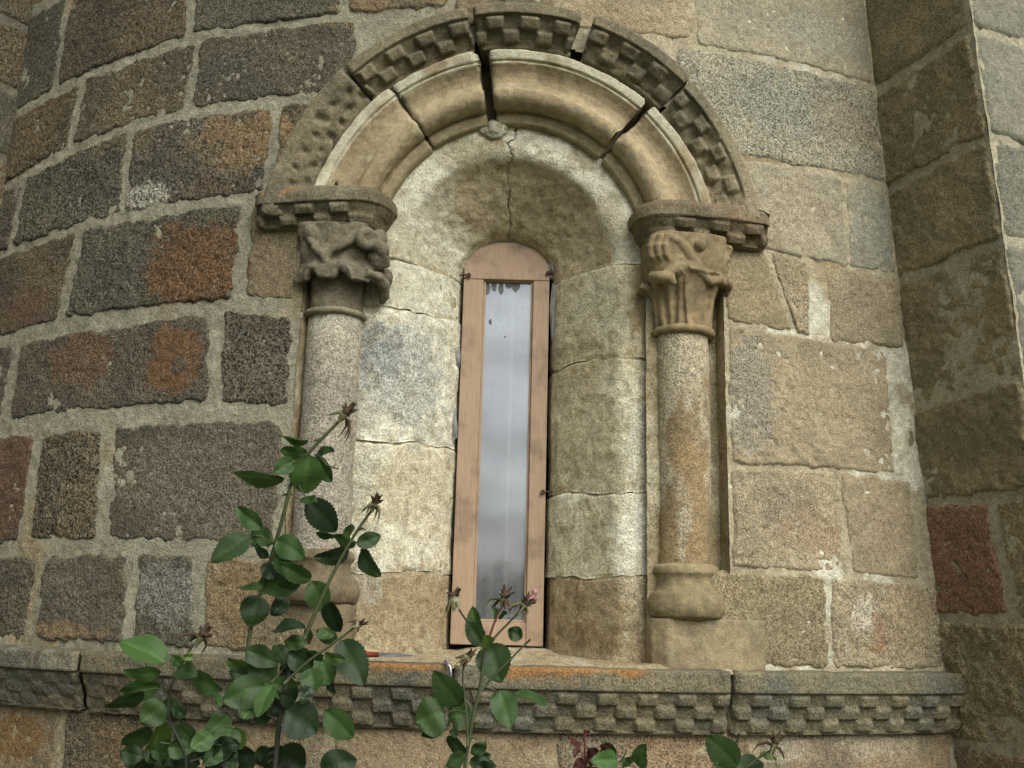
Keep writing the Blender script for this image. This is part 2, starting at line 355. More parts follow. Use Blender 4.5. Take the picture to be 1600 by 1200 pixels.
row(JF, JG, [LL, vj(60, 676, 38, 840), vj(168, 673, 160, 840), (EDGE_L, EDGE_L)], ['red', 'brown', 'dark'], .018, [.016, .020, .018], rc=.03)
row(JG, K(1.478), [LL, vj(65, 875, 45, 1000), vj(208, 870, 203, 1000), vj(312, 865, 312, 1010), (-.48, -.48)], ['dark', 'dark', 'grey', 'warm'], .014, [.014, .014, .012, .010])
row(J1, J2, [(.44, .44), (corner_r(3.1), corner_r(2.9))], ['slate'], .006)
row(J2, J3, [(.50, .50), vj(1320, 280, 1327, 416), (corner_r(2.8), corner_r(2.65))], ['pale', 'slate'], .005)
row(J3, J4, [(EDGE_R, EDGE_R), vj(1193, 392, 1244, 520)], ['olive'], .0025, rc=.006)
row(J3, J4, [vj(1196, 392, 1247, 520), vj(1268, 420, 1266, 522)], ['tan'], .0025, rc=.006)
row(J3, J4, [vj(1290, 425, 1293, 536), (corner_r(2.6), corner_r(2.4))], ['tan'], .006)
row(J4, J5, [(EDGE_R, EDGE_R), vj(1392, 600, 1403, 743)], ['tan'], .005)
row(J5, J6, [(EDGE_R, EDGE_R), vj(1309, 740, 1329, 895), vj(1428, 762, 1441, 899)], ['tan', 'tan'], .006)
row(J6, K(1.478), [(EDGE_R - .12, EDGE_R - .12), vj(1293, 910, 1300, 1049), (corner_r(1.65), corner_r(1.5))], ['olive', 'tan'], .006)
for (x0, y0, x1, y1, sh) in ((1408, 590, 1432, 632, 'slate'), (1412, 640, 1440, 738, 'olive'), (1420, 552, 1446, 590, 'tan')):
    a = cyl(x0, y0); b = cyl(x1, y1)
    stone(wall, [(a[0], a[1]), (b[0] - .01, a[1]), (b[0], b[1]), (a[0] + .01, b[1])], sh, gap=.004, rc=.02, stains=False, proud=-.004)
# below the string course
row(K(1.335), K(1.04), [LL, vj(103, 1093, 90, 1197), vj(300, 1100, 300, 1190), vj(520, 1110, 518, 1190), vj(862, 1140, 870, 1195), vj(1180, 1150, 1180, 1195), (1.22, 1.23)],
    ['warm', 'brown', 'low', 'low', 'low', 'low'], .012)
zz = [1.04, .74, .42, .10, -.15]
for k in range(4):
    s = -1.99 + (k % 2) * .2
    while s < 1.2:
        ln = rng.uniform(.42, .62); s1 = min(s + ln, 1.24)
        stone(wall, [(s, zz[k]), (s1, zz[k]), (s1, zz[k + 1]), (s, zz[k + 1])], rng.choice(['low', 'warm', 'tan']), gap=.01, res=.03, stains=False); s = s1
zz = [3.56, 3.84, 4.12, 4.36]
for k in range(3):
    s = -1.99 + (k % 2) * .25
    while s < 1.06:
        ln = rng.uniform(.45, .65); s1 = min(s + ln, 1.07)
        stone(wall, [(s, zz[k + 1]), (s1, zz[k + 1]), (s1, zz[k]), (s, zz[k])], rng.choice(['grey', 'brown', 'warm'] if s < 0 else ['tan', 'pale']), gap=.008, res=.03, stains=False); s = s1
# added eaves, unseen above the frame, overhanging to shade the wall top
def eaves():
    e = empty('shading_eaves', (0, -R, 4.36), 'added stone eaves out of view, overhanging to shade the top of the apse wall', 'cornice')
    for i, s0 in enumerate(np.arange(-2.7, 2.4, .85)):
        a = np.linspace(s0 + .004, s0 + .846, 8); prof = [(.05, 4.37), (-.10, 4.37), (-.44, 4.46), (-.47, 4.56), (.05, 4.60)]
        V = np.array([W(x, z, d) for x in a for d, z in prof]).reshape(-1, 3); n = len(prof)
        Fc = [(i_ * n + j, (i_ + 1) * n + j, (i_ + 1) * n + (j + 1) % n, i_ * n + (j + 1) % n) for i_ in range(7) for j in range(n)] + [tuple(range(n)), tuple(7 * n + j for j in range(n))]
        link('shading_eaves_block', mesh('shading_eaves_block', V, Fc, np.tile((.3, .25, .18, .6), (len(V), 1)), smooth=False), M_STONE, e)
eaves()

# ------------------------------------------------------------------ buttresses
def buttress(name, side, base_pts, proj, label, joints, shades, front_shades, seed):
    (s1, z1), (s0, z0) = base_pts                       # top, bottom of the inner corner
    Pt, Pb = W(s1, z1, 0), W(s0, z0, 0)
    th = (s1 + s0) / 2 / R; er = np.array([math.sin(th), -math.cos(th), 0]); et = np.array([math.cos(th), math.sin(th), 0]) * side
    upv = (Pt - Pb) / (z1 - z0)
    root = empty(name, tuple(Pb - upv * z0), label, 'buttress')
    def MS(a, b, h):                                     # side face: a = distance out from wall, b = height
        a, b, h = np.broadcast_arrays(np.asarray(a, float), np.asarray(b, float), np.asarray(h, float))
        return Pb + a[..., None] * er + (b - z0)[..., None] * upv - h[..., None] * et
    def MF(a, b, h):                                     # front face: a = distance along the wall from the outer edge
        a, b, h = np.broadcast_arrays(np.asarray(a, float), np.asarray(b, float), np.asarray(h, float))
        return Pb + (proj + h)[..., None] * er + a[..., None] * et + (b - z0)[..., None] * upv
    return root, MS, MF, Pb, er, et, upv
PB_T, PB_B = (corner_r(3.19), 3.19), (corner_r(1.73), 1.73)
PROJ = .36
bR, MSR, MFR, Pb, er, et, upv = buttress('buttress', 1, (PB_T, PB_B), PROJ, 'buttress with brown shaded side and pale front at right edge of the wall', None, None, None, 0)
def px_side(x, y):                                       # pixel -> (a, b) on the right buttress side plane
    v = ray(x, y); n = np.cross(er, upv); t = np.dot(Pb - CAM, n) / np.dot(v, n); P = CAM + v * t
    b = P[2]; q = P - Pb - (b - 1.73) * upv; return float(np.dot(q, er)), float(b)
SJ = [[(1399, 126), (1528, 35)], [(1413, 280), (1563, 201)], [(1420, 435), (1577, 367)], [(1448, 633), (1598, 575)], [(1469, 785), (1598, 771)], [(1467, 966), (1580, 972)]]
def jl(pts):
    p = sorted(px_side(*q) for q in pts); sl = (p[1][1] - p[0][1]) / (p[1][0] - p[0][0]); return lambda a: p[0][1] + sl * (a - p[0][0]) * .6
SJf = [K(3.75), K(3.56)] + [jl(q) for q in SJ] + [K(1.30), K(1.0), K(.6), K(.2), K(-.1)]
def bm_col(a, b, P):
    return np.broadcast_to(np.array((.40, .365, .28)), P.shape).copy(), np.full(a.shape, .5)
mortar_sheet('mortar', -.12, PROJ - .004, -.1, 4.3, .012, MSR, bm_col, bR, sheet_seed=3)
mortar_sheet('mortar', .004, .7, -.1, 4.3, .02, MFR, bm_col, bR, sheet_seed=4)
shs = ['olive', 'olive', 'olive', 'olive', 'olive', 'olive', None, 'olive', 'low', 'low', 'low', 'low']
for i in range(len(SJf) - 1):
    t, b_ = SJf[i], SJf[i + 1]; e0, e1 = -.03, PROJ
    big = i < 2 or i > 8
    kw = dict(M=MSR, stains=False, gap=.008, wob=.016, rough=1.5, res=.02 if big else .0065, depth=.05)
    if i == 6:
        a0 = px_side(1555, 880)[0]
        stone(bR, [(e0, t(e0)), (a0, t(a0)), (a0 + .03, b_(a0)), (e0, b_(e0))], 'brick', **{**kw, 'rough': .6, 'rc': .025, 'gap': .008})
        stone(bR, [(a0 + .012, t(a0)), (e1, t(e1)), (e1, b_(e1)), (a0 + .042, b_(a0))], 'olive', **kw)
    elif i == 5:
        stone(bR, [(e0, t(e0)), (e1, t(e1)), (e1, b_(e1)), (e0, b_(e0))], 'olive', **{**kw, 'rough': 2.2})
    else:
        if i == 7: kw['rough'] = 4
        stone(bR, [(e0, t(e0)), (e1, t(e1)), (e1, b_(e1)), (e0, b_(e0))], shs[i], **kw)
    stone(bR, [(0, t(PROJ)), (.34, t(PROJ)), (.34, b_(PROJ)), (0, b_(PROJ))], 'cool', **{**kw, 'M': MFR, 'rough': 1, 'res': .012})
    stone(bR, [(.34, t(PROJ)), (.70, t(PROJ)), (.70, b_(PROJ)), (.34, b_(PROJ))], 'pale', **{**kw, 'M': MFR, 'rough': 1, 'res': .03})
bL, MSL, MFL, *_ = buttress('buttress', -1, ((CORNER_L, 3.2), (CORNER_L, 1.6)), 1.0, 'dark buttress seen edge-on at the upper left corner of the wall', None, None, None, 0)  # unseen outer part drawn far out to block light from the left
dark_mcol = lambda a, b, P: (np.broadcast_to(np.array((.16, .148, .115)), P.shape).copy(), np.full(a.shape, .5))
mortar_sheet('mortar', -.15, .996, -.1, 4.3, .016, MSL, dark_mcol, bL, sheet_seed=5)
mortar_sheet('mortar', .004, .7, -.1, 4.3, .03, MFL, dark_mcol, bL, sheet_seed=6)
zz = [-.1, .3, .7, 1.05, 1.35, 1.7, 2.05, 2.4, 2.75, 3.02, 3.26, 3.5, 3.75, 4.05, 4.3]
for i in range(len(zz) - 1):
    kw = dict(stains=False, gap=.008, res=.012, depth=.05)
    sp = .0 if i % 2 else .2
    if sp:
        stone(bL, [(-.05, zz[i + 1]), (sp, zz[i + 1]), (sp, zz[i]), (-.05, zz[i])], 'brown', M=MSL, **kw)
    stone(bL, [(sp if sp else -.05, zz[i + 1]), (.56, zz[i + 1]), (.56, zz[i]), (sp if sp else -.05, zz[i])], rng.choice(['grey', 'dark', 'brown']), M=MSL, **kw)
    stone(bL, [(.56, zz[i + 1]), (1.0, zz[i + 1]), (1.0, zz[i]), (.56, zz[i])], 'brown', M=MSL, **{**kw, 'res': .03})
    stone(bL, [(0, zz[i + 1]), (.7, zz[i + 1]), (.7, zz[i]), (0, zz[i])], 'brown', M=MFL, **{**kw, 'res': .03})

# ------------------------------------------------------------------ string course with billets
def billets(u, t, pitch, rows, t0, t1, wear=0.0, sharp=.18):
    """relief 0..1 of a chequer of rounded billets; u along, t across the chamfer"""
    tt = (t - t0) / (t1 - t0) * rows; r = np.floor(tt); inside = (tt > 0) & (tt < rows)
    ph = u / pitch + .5 * (np.mod(r, 2)); fu = ph - np.floor(ph); fv = tt - r
    du = .25 - np.abs(fu - .5)                             # >0 within the billet, in pitch units
    dv = .5 - np.abs(fv - .5)
    m = sst(-.025, .025, du) * sst(.0, .13, dv)
    m = m * (.90 + .10 * np.sin(np.clip(fv, 0, 1) * math.pi))
    return np.where(inside, m, 0) * (1 - wear)
def string_course():
    t = empty('string_course', tuple(W(-.3, 1.33, -.05)), 'horizontal string course carved with chequered billets below the window', 'string course')
    x = lambda px_, py: cyl(px_, py, -.06)[0]
    ends = [-2.0, x(120, 1040), x(705, 1060), x(1148, 1075), 1.275]
    for i in range(4):
        s0, s1 = ends[i] + (.005 if i else 0), ends[i + 1] - .005
        # profile: top back -> top front edge -> fascia -> chamfer -> bottom back : (d, z)
        prof = [(.10, 1.482), (-.055, 1.476), (-.062, 1.470), (-.064, 1.428), (-.060, 1.422), (-.022, 1.326), (.10, 1.318)]
        dens = []
        lens = [math.dist(prof[k], prof[k + 1]) for k in range(len(prof) - 1)]
        for k in range(len(prof) - 1):
            n = max(2, int(lens[k] / (.0036 if k == 4 else .0055)))
            for q in range(n): f = q / n; dens.append((prof[k][0] + (prof[k + 1][0] - prof[k][0]) * f, prof[k][1] + (prof[k + 1][1] - prof[k][1]) * f, k))
        dens.append((*prof[-1], 5))
        d = np.array([q[0] for q in dens]); z = np.array([q[1] for q in dens]); seg = np.array([q[2] for q in dens])
        u = np.linspace(s0, s1, max(10, int((s1 - s0) / .0042)))
        Ug, Dg = np.meshgrid(u, d, indexing='ij'); _, Zg = np.meshgrid(u, z, indexing='ij'); _, Sg = np.meshgrid(u, seg, indexing='ij')
        P0 = W(Ug, Zg, Dg)
        wear = np.clip(.0 + .75 * sst(-.7, -1.2, Ug) + (fbm(P0, 6, 2, 13) - .5) * .9, 0, .9) if i < 3 else np.clip((fbm(P0, 6, 2, 13) - .55) * 1.2, 0, .9)
        tz = (1.422 - Zg) / (1.422 - 1.326)
        bl = np.where(Sg == 4, billets(Ug + (fbm(P0, 14, 2, 15) - .5) * .012, tz, .096, 3, .02, .98), 0) * (1 - wear)
        cut = np.where(Sg == 4, -.007, 0)
        h = cut + bl * .0115 + (fbm(P0, 9, 3, 16) - .5) * .010 + (fbm(P0, 50, 3, 17) - .5) * .0035 + (fbm(P0, 120, 2, 18) - .5) * .0015
        end = np.minimum(Ug - s0, s1 - Ug); h = h - (1 - sst(0, .012, end)) * .012
        if i == 3: h = h - sst(1.215, 1.275, Ug) * .02
        nd, nz = np.where(Sg >= 4, .92, np.where(Sg == 0, .2, 1.0)), np.where(Sg >= 4, -.36, np.where(Sg == 0, .98, 0))
        V = W(Ug, Zg + nz * h, Dg - nd * h)
        base, c2 = ((.165, .14, .095), (.125, .112, .085)) if i < 2 else ((.20, .17, .115), (.155, .142, .105))
        if i == 3: base, c2 = (.225, .195, .13), (.175, .16, .115)
        C = mixc(np.broadcast_to(np.array(base), P0.shape), c2, sst(.35, .65, fbm(P0, 9, 4, 19)))
        C = mixc(C, (.13, .135, .12), sst(.5, .66, fbm(P0, 7, 3, 20)) * .6)
        C = C * (1 + (fbm(P0, 30, 3, 21) - .5) * .5)[..., None]
        sv = Ug; q = fbm(P0, 16, 3, 22)                    # orange lichen along the top edge
        for (xa, xb, zt) in ((cyl(765, 1050, -.06)[0], cyl(1022, 1055, -.06)[0], 1.454), (cyl(570, 1040, -.06)[0], cyl(705, 1045, -.06)[0], 1.466)):
            mk = sst(xa - .01, xa + .03, sv) * sst(xb + .01, xb - .05, sv) * sst(zt - .006, zt + .012, Zg + (q - .5) * .05) * (Sg >= 1) * (Dg < 0)
            C = mixc(C, (.34, .165, .055), mk * .8)
        if i == 0: C = mixc(C, (.27, .26, .22), sst(.5, .62, fbm(P0, 22, 3, 24)) * .45 * (Sg <= 3))
        A = np.full(Ug.shape, .5)
        nu, nv = Ug.shape; Fc = gridfaces(nu, nv) + [tuple(range(nv)), tuple((nu - 1) * nv + j for j in range(nv))]
        Fc += [(i_ * nv, i_ * nv + nv - 1, (i_ + 1) * nv + nv - 1, (i_ + 1) * nv) for i_ in range(nu - 1)]
        link('block', mesh('block', V.reshape(-1, 3), Fc, np.concatenate([C, A[..., None]], -1).reshape(-1, 4)), M_STONE, t)
string_course()

# ------------------------------------------------------------------ window reveal: jambs, sill, splayed arch
FX, FD = -.024, .29                   # window frame centre (true x) and depth
ZSP = 2.55                           # springing of the splayed arch
rev = empty('window_reveal', tuple(W(FX, ZSILL, .15)), 'limewashed splayed stone surround of the narrow window', 'window surround')
def chaikin(p, n=2):
    p = np.array(p, float)
    for _ in range(n):
        q = [p[0]]
        for i in range(len(p) - 1): q += [p[i] * .75 + p[i + 1] * .25, p[i] * .25 + p[i + 1] * .75]
        q.append(p[-1]); p = np.array(q)
    return p
def resample(p, step):
    L = np.r_[0, np.cumsum(np.linalg.norm(np.diff(p, axis=0), axis=1))]; n = max(3, int(L[-1] / step))
    t = np.linspace(0, L[-1], n); return np.stack([np.interp(t, L, p[:, k]) for k in range(p.shape[1])], -1)
IN0 = .155                            # half width of the opening in the stone, at the frame
PROF = np.array([(IN0 - .006, .345), (IN0, .275), (.215, .200), (.290, .115), (.314, .088), (.338, .081), (.455, .080), (.46, .16)])   # (distance from axis, depth)
PROF = resample(chaikin(PROF, 1), .0062)
def prof_normals(p):
    t = np.gradient(p, axis=0); n = np.stack([-t[:, 1], t[:, 0]], -1); n /= np.linalg.norm(n, axis=1)[:, None] + 1e-9
    return -n if n[len(n) // 2][1] > 0 else n             # outward = toward smaller depth
PN = prof_normals(PROF)
RSTAIN = [(620, 575, 75, 95, (.42, .43, .41), .85, 1.0), (600, 545, 40, 50, (.24, .25, .25), .7, 1.0), (640, 440, 60, 70, (.62, .60, .52), .6, .4), (585, 450, 25, 60, (.40, .37, .30), .5, .6),
          (660, 780, 60, 70, (.56, .50, .38), .6, .6), (560, 760, 25, 90, (.55, .53, .47), .6, .8), (640, 950, 80, 70, (.34, .265, .175), .85, .6), (570, 900, 30, 40, (.38, .36, .32), .6, .9),
          (930, 470, 50, 70, (.50, .47, .36), .6, .6), (1010, 460, 30, 70, (.36, .285, .17), .9, .5), (905, 560, 40, 60, (.42, .35, .23), .6, .5), (1000, 700, 34, 90, (.62, .60, .53), .6, .8),
          (1015, 830, 28, 60, (.70, .69, .64), .9, .7), (930, 680, 50, 60, (.46, .40, .27), .6, .5), (920, 830, 50, 50, (.52, .47, .35), .6, .6), (940, 950, 80, 45, (.31, .245, .155), .9, .5), (990, 930, 24, 50, (.50, .45, .34), .5, .9),
          (910, 1000, 80, 24, (.29, .225, .14), .8, .5)]
RST = [(*stain_sz(x, y, rx, ry, .10), c, k, sp) for x, y, rx, ry, c, k, sp in RSTAIN]
def jamb_stone(side, z0, z1, base, c2, seed, proud=0.0):
    n = max(6, int((z1 - z0) / .0065)); z = np.linspace(z0 + .002, z1 - .002, n); k = len(PROF)
    I, Z = np.meshgrid(np.arange(k), z, indexing='ij')
    rho = PROF[I, 0]; dd = PROF[I, 1]; s = FX + side * rho
    jw = lambda zj: (fbm(np.stack([rho * 11, rho * 0 + zj * 40, rho * 0 + side], -1), 1, 3, 87) - .5) * (.05 if ZSILL < zj < ZSP - .02 else .0)
    fz = (Z - z0) / (z1 - z0); Zw = Z + jw(z0) * (1 - fz) + jw(z1) * fz
    P0 = W(s, Zw, dd)
    e = np.minimum(Z - z0, z1 - Z) + (fbm(P0, 22, 3, seed) - .42) * .022
    h = proud * .6 + (fbm(P0, 6, 2, seed + 1) - .5) * .010 + (fbm(P0, 28, 3, 33) - .5) * .008 + (fbm(P0, 95, 2, 34) - .5) * .004 - (1 - sst(-.002, .006, e)) * .010
    V = W(s + side * PN[I, 0] * h, Zw, dd + PN[I, 1] * h)
    C = mixc(np.broadcast_to(np.array(base), P0.shape), c2, sst(.4, .64, fbm(P0, 8, 4, seed + 2)))
    fl = sst(.55, .62, fbm(P0, 20, 4, 36))
    C = mixc(C, np.array(base) * .68, fl * .5)
    C = C * (1 + (fbm(P0, 35, 3, 37) - .5) * .35)[..., None]
    A = np.full(Z.shape, .6); C, A = apply_stains(C, A, P0, s, Z, RST)
    Fc = gridfaces(k, n) + [tuple(i * n for i in range(k)), tuple(i * n + n - 1 for i in range(k))]
    return link('jamb_stone', mesh('jamb_stone', V.reshape(-1, 3), Fc, np.concatenate([C, A[..., None]], -1).reshape(-1, 4)), M_PLASTER, rev)
def zpx(x, y, d=.1): return cyl(x, y, d)[1]
WH, CR, BR_ = (.72, .69, .60), (.58, .53, .41), (.40, .325, .22)
zl = [ZSILL - .01, zpx(640, 893), zpx(640, 690), zpx(640, 478), ZSP]
for k, (b, c) in enumerate(((BR_, (.42, .34, .24)), (WH, CR), ((.60, .58, .52), WH), (WH, (.52, .49, .38)))): jamb_stone(-1, zl[k], zl[k + 1], b, c, 40 + k, (-.004, 0, .003, -.002)[k])
zr = [ZSILL - .01, zpx(950, 897), zpx(950, 765), zpx(950, 555), ZSP]
for k, (b, c) in enumerate(((BR_, (.42, .34, .23)), (CR, WH), (CR, (.50, .44, .32)), ((.52, .46, .34), CR))): jamb_stone(1, zr[k], zr[k + 1], b, c, 50 + k, (-.003, .004, 0, .003)[k])
def jamb_core(side):                     # mortar behind the joints of the jamb
    z = np.linspace(ZSILL - .02, ZSP + .01, 150); k = len(PROF); I, Z = np.meshgrid(np.arange(k), z, indexing='ij')
    P0 = W(FX + side * PROF[I, 0], Z, PROF[I, 1]); h = -.0045 + (fbm(P0, 30, 3, 44) - .5) * .008
    V = W(FX + side * (PROF[I, 0] + PN[I, 0] * h), Z, PROF[I, 1] + PN[I, 1] * h)
    C = np.tile((.40, .35, .25, .5), (V.shape[0] * V.shape[1], 1)); link('mortar', mesh('mortar', V.reshape(-1, 3), gridfaces(k, 150), C), M_MORTAR, rev)
jamb_core(-1); jamb_core(1)
def arch_stone(a0, a1, seed, base, c2, hfix=0.0):
    n = int((a1 - a0) * .28 / .006); A_ = np.linspace(a0, a1, n); pr = PROF[PROF[:, 0] < .41]; pn = PN[:len(pr)]; k = len(pr)
    I, T = np.meshgrid(np.arange(k), A_, indexing='ij')
    rho, dd = pr[I, 0], pr[I, 1]
    ell = .85 + .15 * sst(IN0, .30, rho)
    wob = (fbm(np.stack([T * 0, rho * 1, rho * 0 + 5], -1), 40, 2, 88) - .5) * .02 * np.where(np.abs(T - math.pi / 2) < .2, 1, 0)
    cr_ = (fbm(np.stack([rho * 60, rho * 0, rho * 0 + 5], -1), 1, 3, 88) - .5) * .22; T2 = T + cr_ * sst(.6, 0, np.abs(T - math.pi / 2))
    P0 = W(FX + rho * np.cos(T2), ZSP + rho * ell * np.sin(T2), dd)
    inner = sst(.312, .27, rho)
    h = hfix + (fbm(P0, 7, 2, seed) - .5) * .014 + (fbm(P0, 32, 3, 33) - .5) * (.006 + .004 * inner) + (fbm(P0, 85, 3, 35) - .5) * (.003 + .005 * inner) - .008 * inner * sst(.15, .22, rho)
    e = np.where((T - a0 < a1 - T) == (a0 > 1), np.minimum(T - a0, a1 - T), 1) * .25 + (fbm(P0, 30, 2, 90) - .5) * .008
    h = h - (1 - sst(-.002, .003, e)) * .0035
    V = W(FX + (rho + pn[I, 0] * h) * np.cos(T2), ZSP + (rho + pn[I, 0] * h) * ell * np.sin(T2), dd + pn[I, 1] * h)
    C = mixc(np.broadcast_to(np.array(base), P0.shape), c2, sst(.4, .64, fbm(P0, 9, 4, seed + 2)))
    n2 = fbm(P0, 10, 4, 95); brown = sst(.318, .298, rho + (n2 - .5) * .03) * sst(2.75, 2.0, T + (n2 - .5) * .9)
    C = mixc(C, np.array((.45, .375, .26)), brown * .95)
    C = mixc(C, (.50, .47, .37), sst(.60, .70, fbm(P0, 16, 4, 96)) * brown * sst(1.0, .3, T) * .8)
    C = mixc(C, (.36, .31, .2), sst(.5, .62, n2) * (1 - brown) * .6)
    C = C * (1 + (fbm(P0, 40, 3, 37) - .5) * .25)[..., None]
    Aa = np.full(T.shape, .45)
    Fc = gridfaces(k, n) + [tuple(i * n for i in range(k)), tuple(i * n + n - 1 for i in range(k))]
    return link('soffit_stone', mesh('soffit_stone', V.reshape(-1, 3), Fc, np.concatenate([C, Aa[..., None]], -1).reshape(-1, 4)), M_PLASTER, rev)
arch_stone(0, math.pi * .4998, 61, WH, (.47, .45, .37)); arch_stone(math.pi * .5, math.pi, 62, WH, (.50, .46, .36), .002)
# nook backs behind the columns, and the flat sill
for sd, edge in ((-1, EDGE_L), (1, EDGE_R)):
    z = np.linspace(ZSILL - .02, 2.66, 120); x = np.linspace(FX + sd * .39, edge + sd * .012, 30); X, Z = np.meshgrid(x, z, indexing='ij'); nd_ = .085 if sd < 0 else .055; P0 = W(X, Z, nd_)
    V = W(X, Z, nd_ - (fbm(P0, 20, 3, 46) - .5) * .02); C = mixc(np.broadcast_to(np.array((.36, .30, .20)), P0.shape), (.48, .43, .33), sst(.45, .7, fbm(P0, 9, 3, 47)))
    link('nook_back', mesh('nook_back', V.reshape(-1, 3), gridfaces(30, 120), C.reshape(-1, 3)), M_PLASTER, rev)
    z = np.linspace(ZSILL - .02, 2.66, 160); x = np.linspace(-.001, .165, 22); X, Z = np.meshgrid(x, z, indexing='ij'); P0 = W(edge, Z, X)
    V = W(edge - sd * .004 + sd * (fbm(P0, 20, 3, 48) - .5) * .010, Z, X); C = mixc(np.broadcast_to(np.array((.34, .275, .18)), P0.shape), (.44, .38, .28), sst(.45, .7, fbm(P0, 12, 3, 49)))
    link('nook_side', mesh('nook_side', V.reshape(-1, 3), gridfaces(22, 160), C.reshape(-1, 3)), M_PLASTER, rev)
def sill():
    x = np.linspace(-.60, .60, 190); d = np.linspace(-.045, .40, 70); X, Dd = np.meshgrid(x, d, indexing='ij'); P0 = W(X, ZSILL, Dd)
    hump = sst(.17, .10, np.abs(X - .03 + .02)) * sst(.10, .22, Dd) * .012
    Z = ZSILL + .006 + hump + sst(0, .3, Dd) * .012 - sst(.02, -.045, Dd) * .016 + (fbm(P0, 14, 3, 56) - .5) * .014 + (fbm(P0, 60, 3, 57) - .5) * .006
    C = mixc(np.broadcast_to(np.array((.36, .295, .195)), P0.shape), (.46, .41, .32), sst(.45, .65, fbm(P0, 10, 3, 58)))
    link('sill', mesh('sill', W(X, Z, Dd).reshape(-1, 3), gridfaces(190, 70), C.reshape(-1, 3)), M_PLASTER, rev)
sill()

# ------------------------------------------------------------------ archivolt and hood mould
def sweep_arc(name, prof, a0, a1, parent, colfn, relief=None, off=(0, 0), tilt=0.0, M=None, seed=0, rough=1.0, step=.006, dround=.008):
    p = resample(np.array(prof, float), .004); k = len(p); pn = prof_normals(p)
    cen = p.mean(0)
    sgn = np.sign(((p - cen) * pn).sum(1).mean()); pn = pn * (sgn if sgn else 1)
    rm = p[:, 0].mean(); n = max(8, int((a1 - a0) * rm / step)); A_ = np.linspace(a0, a1, n)
    I, T = np.meshgrid(np.arange(k), A_, indexing='ij'); r, d = p[I, 0], p[I, 1]
    P0 = W(SC + r * np.cos(T), ZC + r * np.sin(T), d)
    h = ((fbm(P0, 8, 2, seed) - .5) * .008 + (fbm(P0, 30, 3, 73) - .5) * .005 + (fbm(P0, 100, 2, 74) - .5) * .0025) * rough
    if relief is not None: h = h + relief(I / (k - 1), T, r, d, P0)
    e = np.minimum(T - a0, a1 - T) * rm + (fbm(P0, 40, 2, 75) - .5) * .012
    h = h - (1 - sst(0, dround, e)) * .009
    rr = r + pn[I, 0] * h; dd = d + pn[I, 1] * h
    Tc = T + (fbm(np.stack([r * 30, d * 30, T * 0 + seed], -1), 1, 2, 76) - .5) * .02 * np.where(T < (a0 + a1) / 2, sst(.12, 0, T - a0), sst(.12, 0, a1 - T))
    V = W(SC + off[0] + rr * np.cos(Tc), ZC + off[1] + rr * np.sin(Tc), dd)
    C, Aa = colfn(I / (k - 1), T, r, d, P0)
    Fc = gridfaces(k, n, closeu=True) + [tuple(i * n for i in range(k)), tuple(i * n + n - 1 for i in range(k))]
    return link(name, mesh(name, V.reshape(-1, 3), Fc, np.concatenate([C, Aa[..., None]], -1).reshape(-1, 4)), M or M_CARVE, parent)
def arcpts(c, rad, d0, d1, n=10): return [(c[0] + rad * math.cos(math.radians(t)), c[1] - rad * math.sin(math.radians(t))) for t in np.linspace(d0, d1, n)]
AP = [(.344, .13), (.344, .066), (.348, .058), (.380, .052), (.386, .058)] + arcpts((.424, .036), .040, 205, 70, 12) + [(.446, .006), (.456, .011), (.470, .015), (.490, .014), (.508, .007), (.522, -.003), (.529, -.010), (.533, -.010), (.535, -.005), (.539, -.005), (.541, -.014), (.572, -.018), (.578, .0), (.578, .13)]
AP = [(.372 + (r_ - .344) * .825, d_) for r_, d_ in AP]
rad = math.radians
arch = empty('archivolt', tuple(W(SC, ZC, 0)), 'cracked round arch with thick roll moulding above the window', 'arch')
def arch_col(u, T, r, d, P):
    C = mixc(np.broadcast_to(np.array((.37, .30, .20)), P.shape), (.30, .24, .155), sst(.4, .65, fbm(P, 8, 4, 101)))
    wt = sst(.519, .529, r + (fbm(P, 14, 3, 102) - .5) * .02) * sst(.38, .55, fbm(P, 9, 3, 103) + .12)
    C = mixc(C, (.54, .52, .43), wt * .75)
    C = mixc(C, (.42, .37, .26), sst(.64, .74, fbm(P, 13, 3, 104)) * .6)
    C = mixc(C, (.25, .22, .14), sst(.396, .386, r) * .5)
    return C * (1 + (fbm(P, 30, 3, 105) - .5) * .3)[..., None], np.full(r.shape, .42)
for (a0, a1, off) in ((6, 47.3, (.004, 0)), (49.2, 97.6, (.002, -.003)), (100.2, 126.8, (-.004, -.002)), (127.5, 174, (-.003, 0))):
    sweep_arc('voussoir', AP, rad(a0), rad(a1), arch, arch_col, off=off, seed=int(a0))
def arch_core():                         # rubble behind the ring stones, seen only through the open cracks
    T, r = np.meshgrid(np.linspace(0, math.pi, 90), np.linspace(.36, .70, 24), indexing='ij'); P0 = W(SC + r * np.cos(T), ZC + r * np.sin(T), .10)
    V = W(SC + r * np.cos(T), ZC + r * np.sin(T), .10 + (fbm(P0, 30, 3, 7) - .5) * .03); link('rubble_core', mesh('rubble_core', V.reshape(-1, 3), gridfaces(90, 24), np.tile((.16, .13, .09, .5), (90 * 24, 1))), M_MORTAR, arch)
arch_core()
hood = empty('hood_mould', tuple(W(SC, ZC, -.03)), 'outer hood moulding with chequered billets framing the arch', 'hood mould')
HP = [(.580, .13), (.580, .004), (.586, -.004), (.600, -.012), (.664, -.052), (.670, -.056), (.706, -.058), (.712, -.052), (.712, .13)]
HP = [(.567 + (r_ - .58) * .835, d_) for r_, d_ in HP]
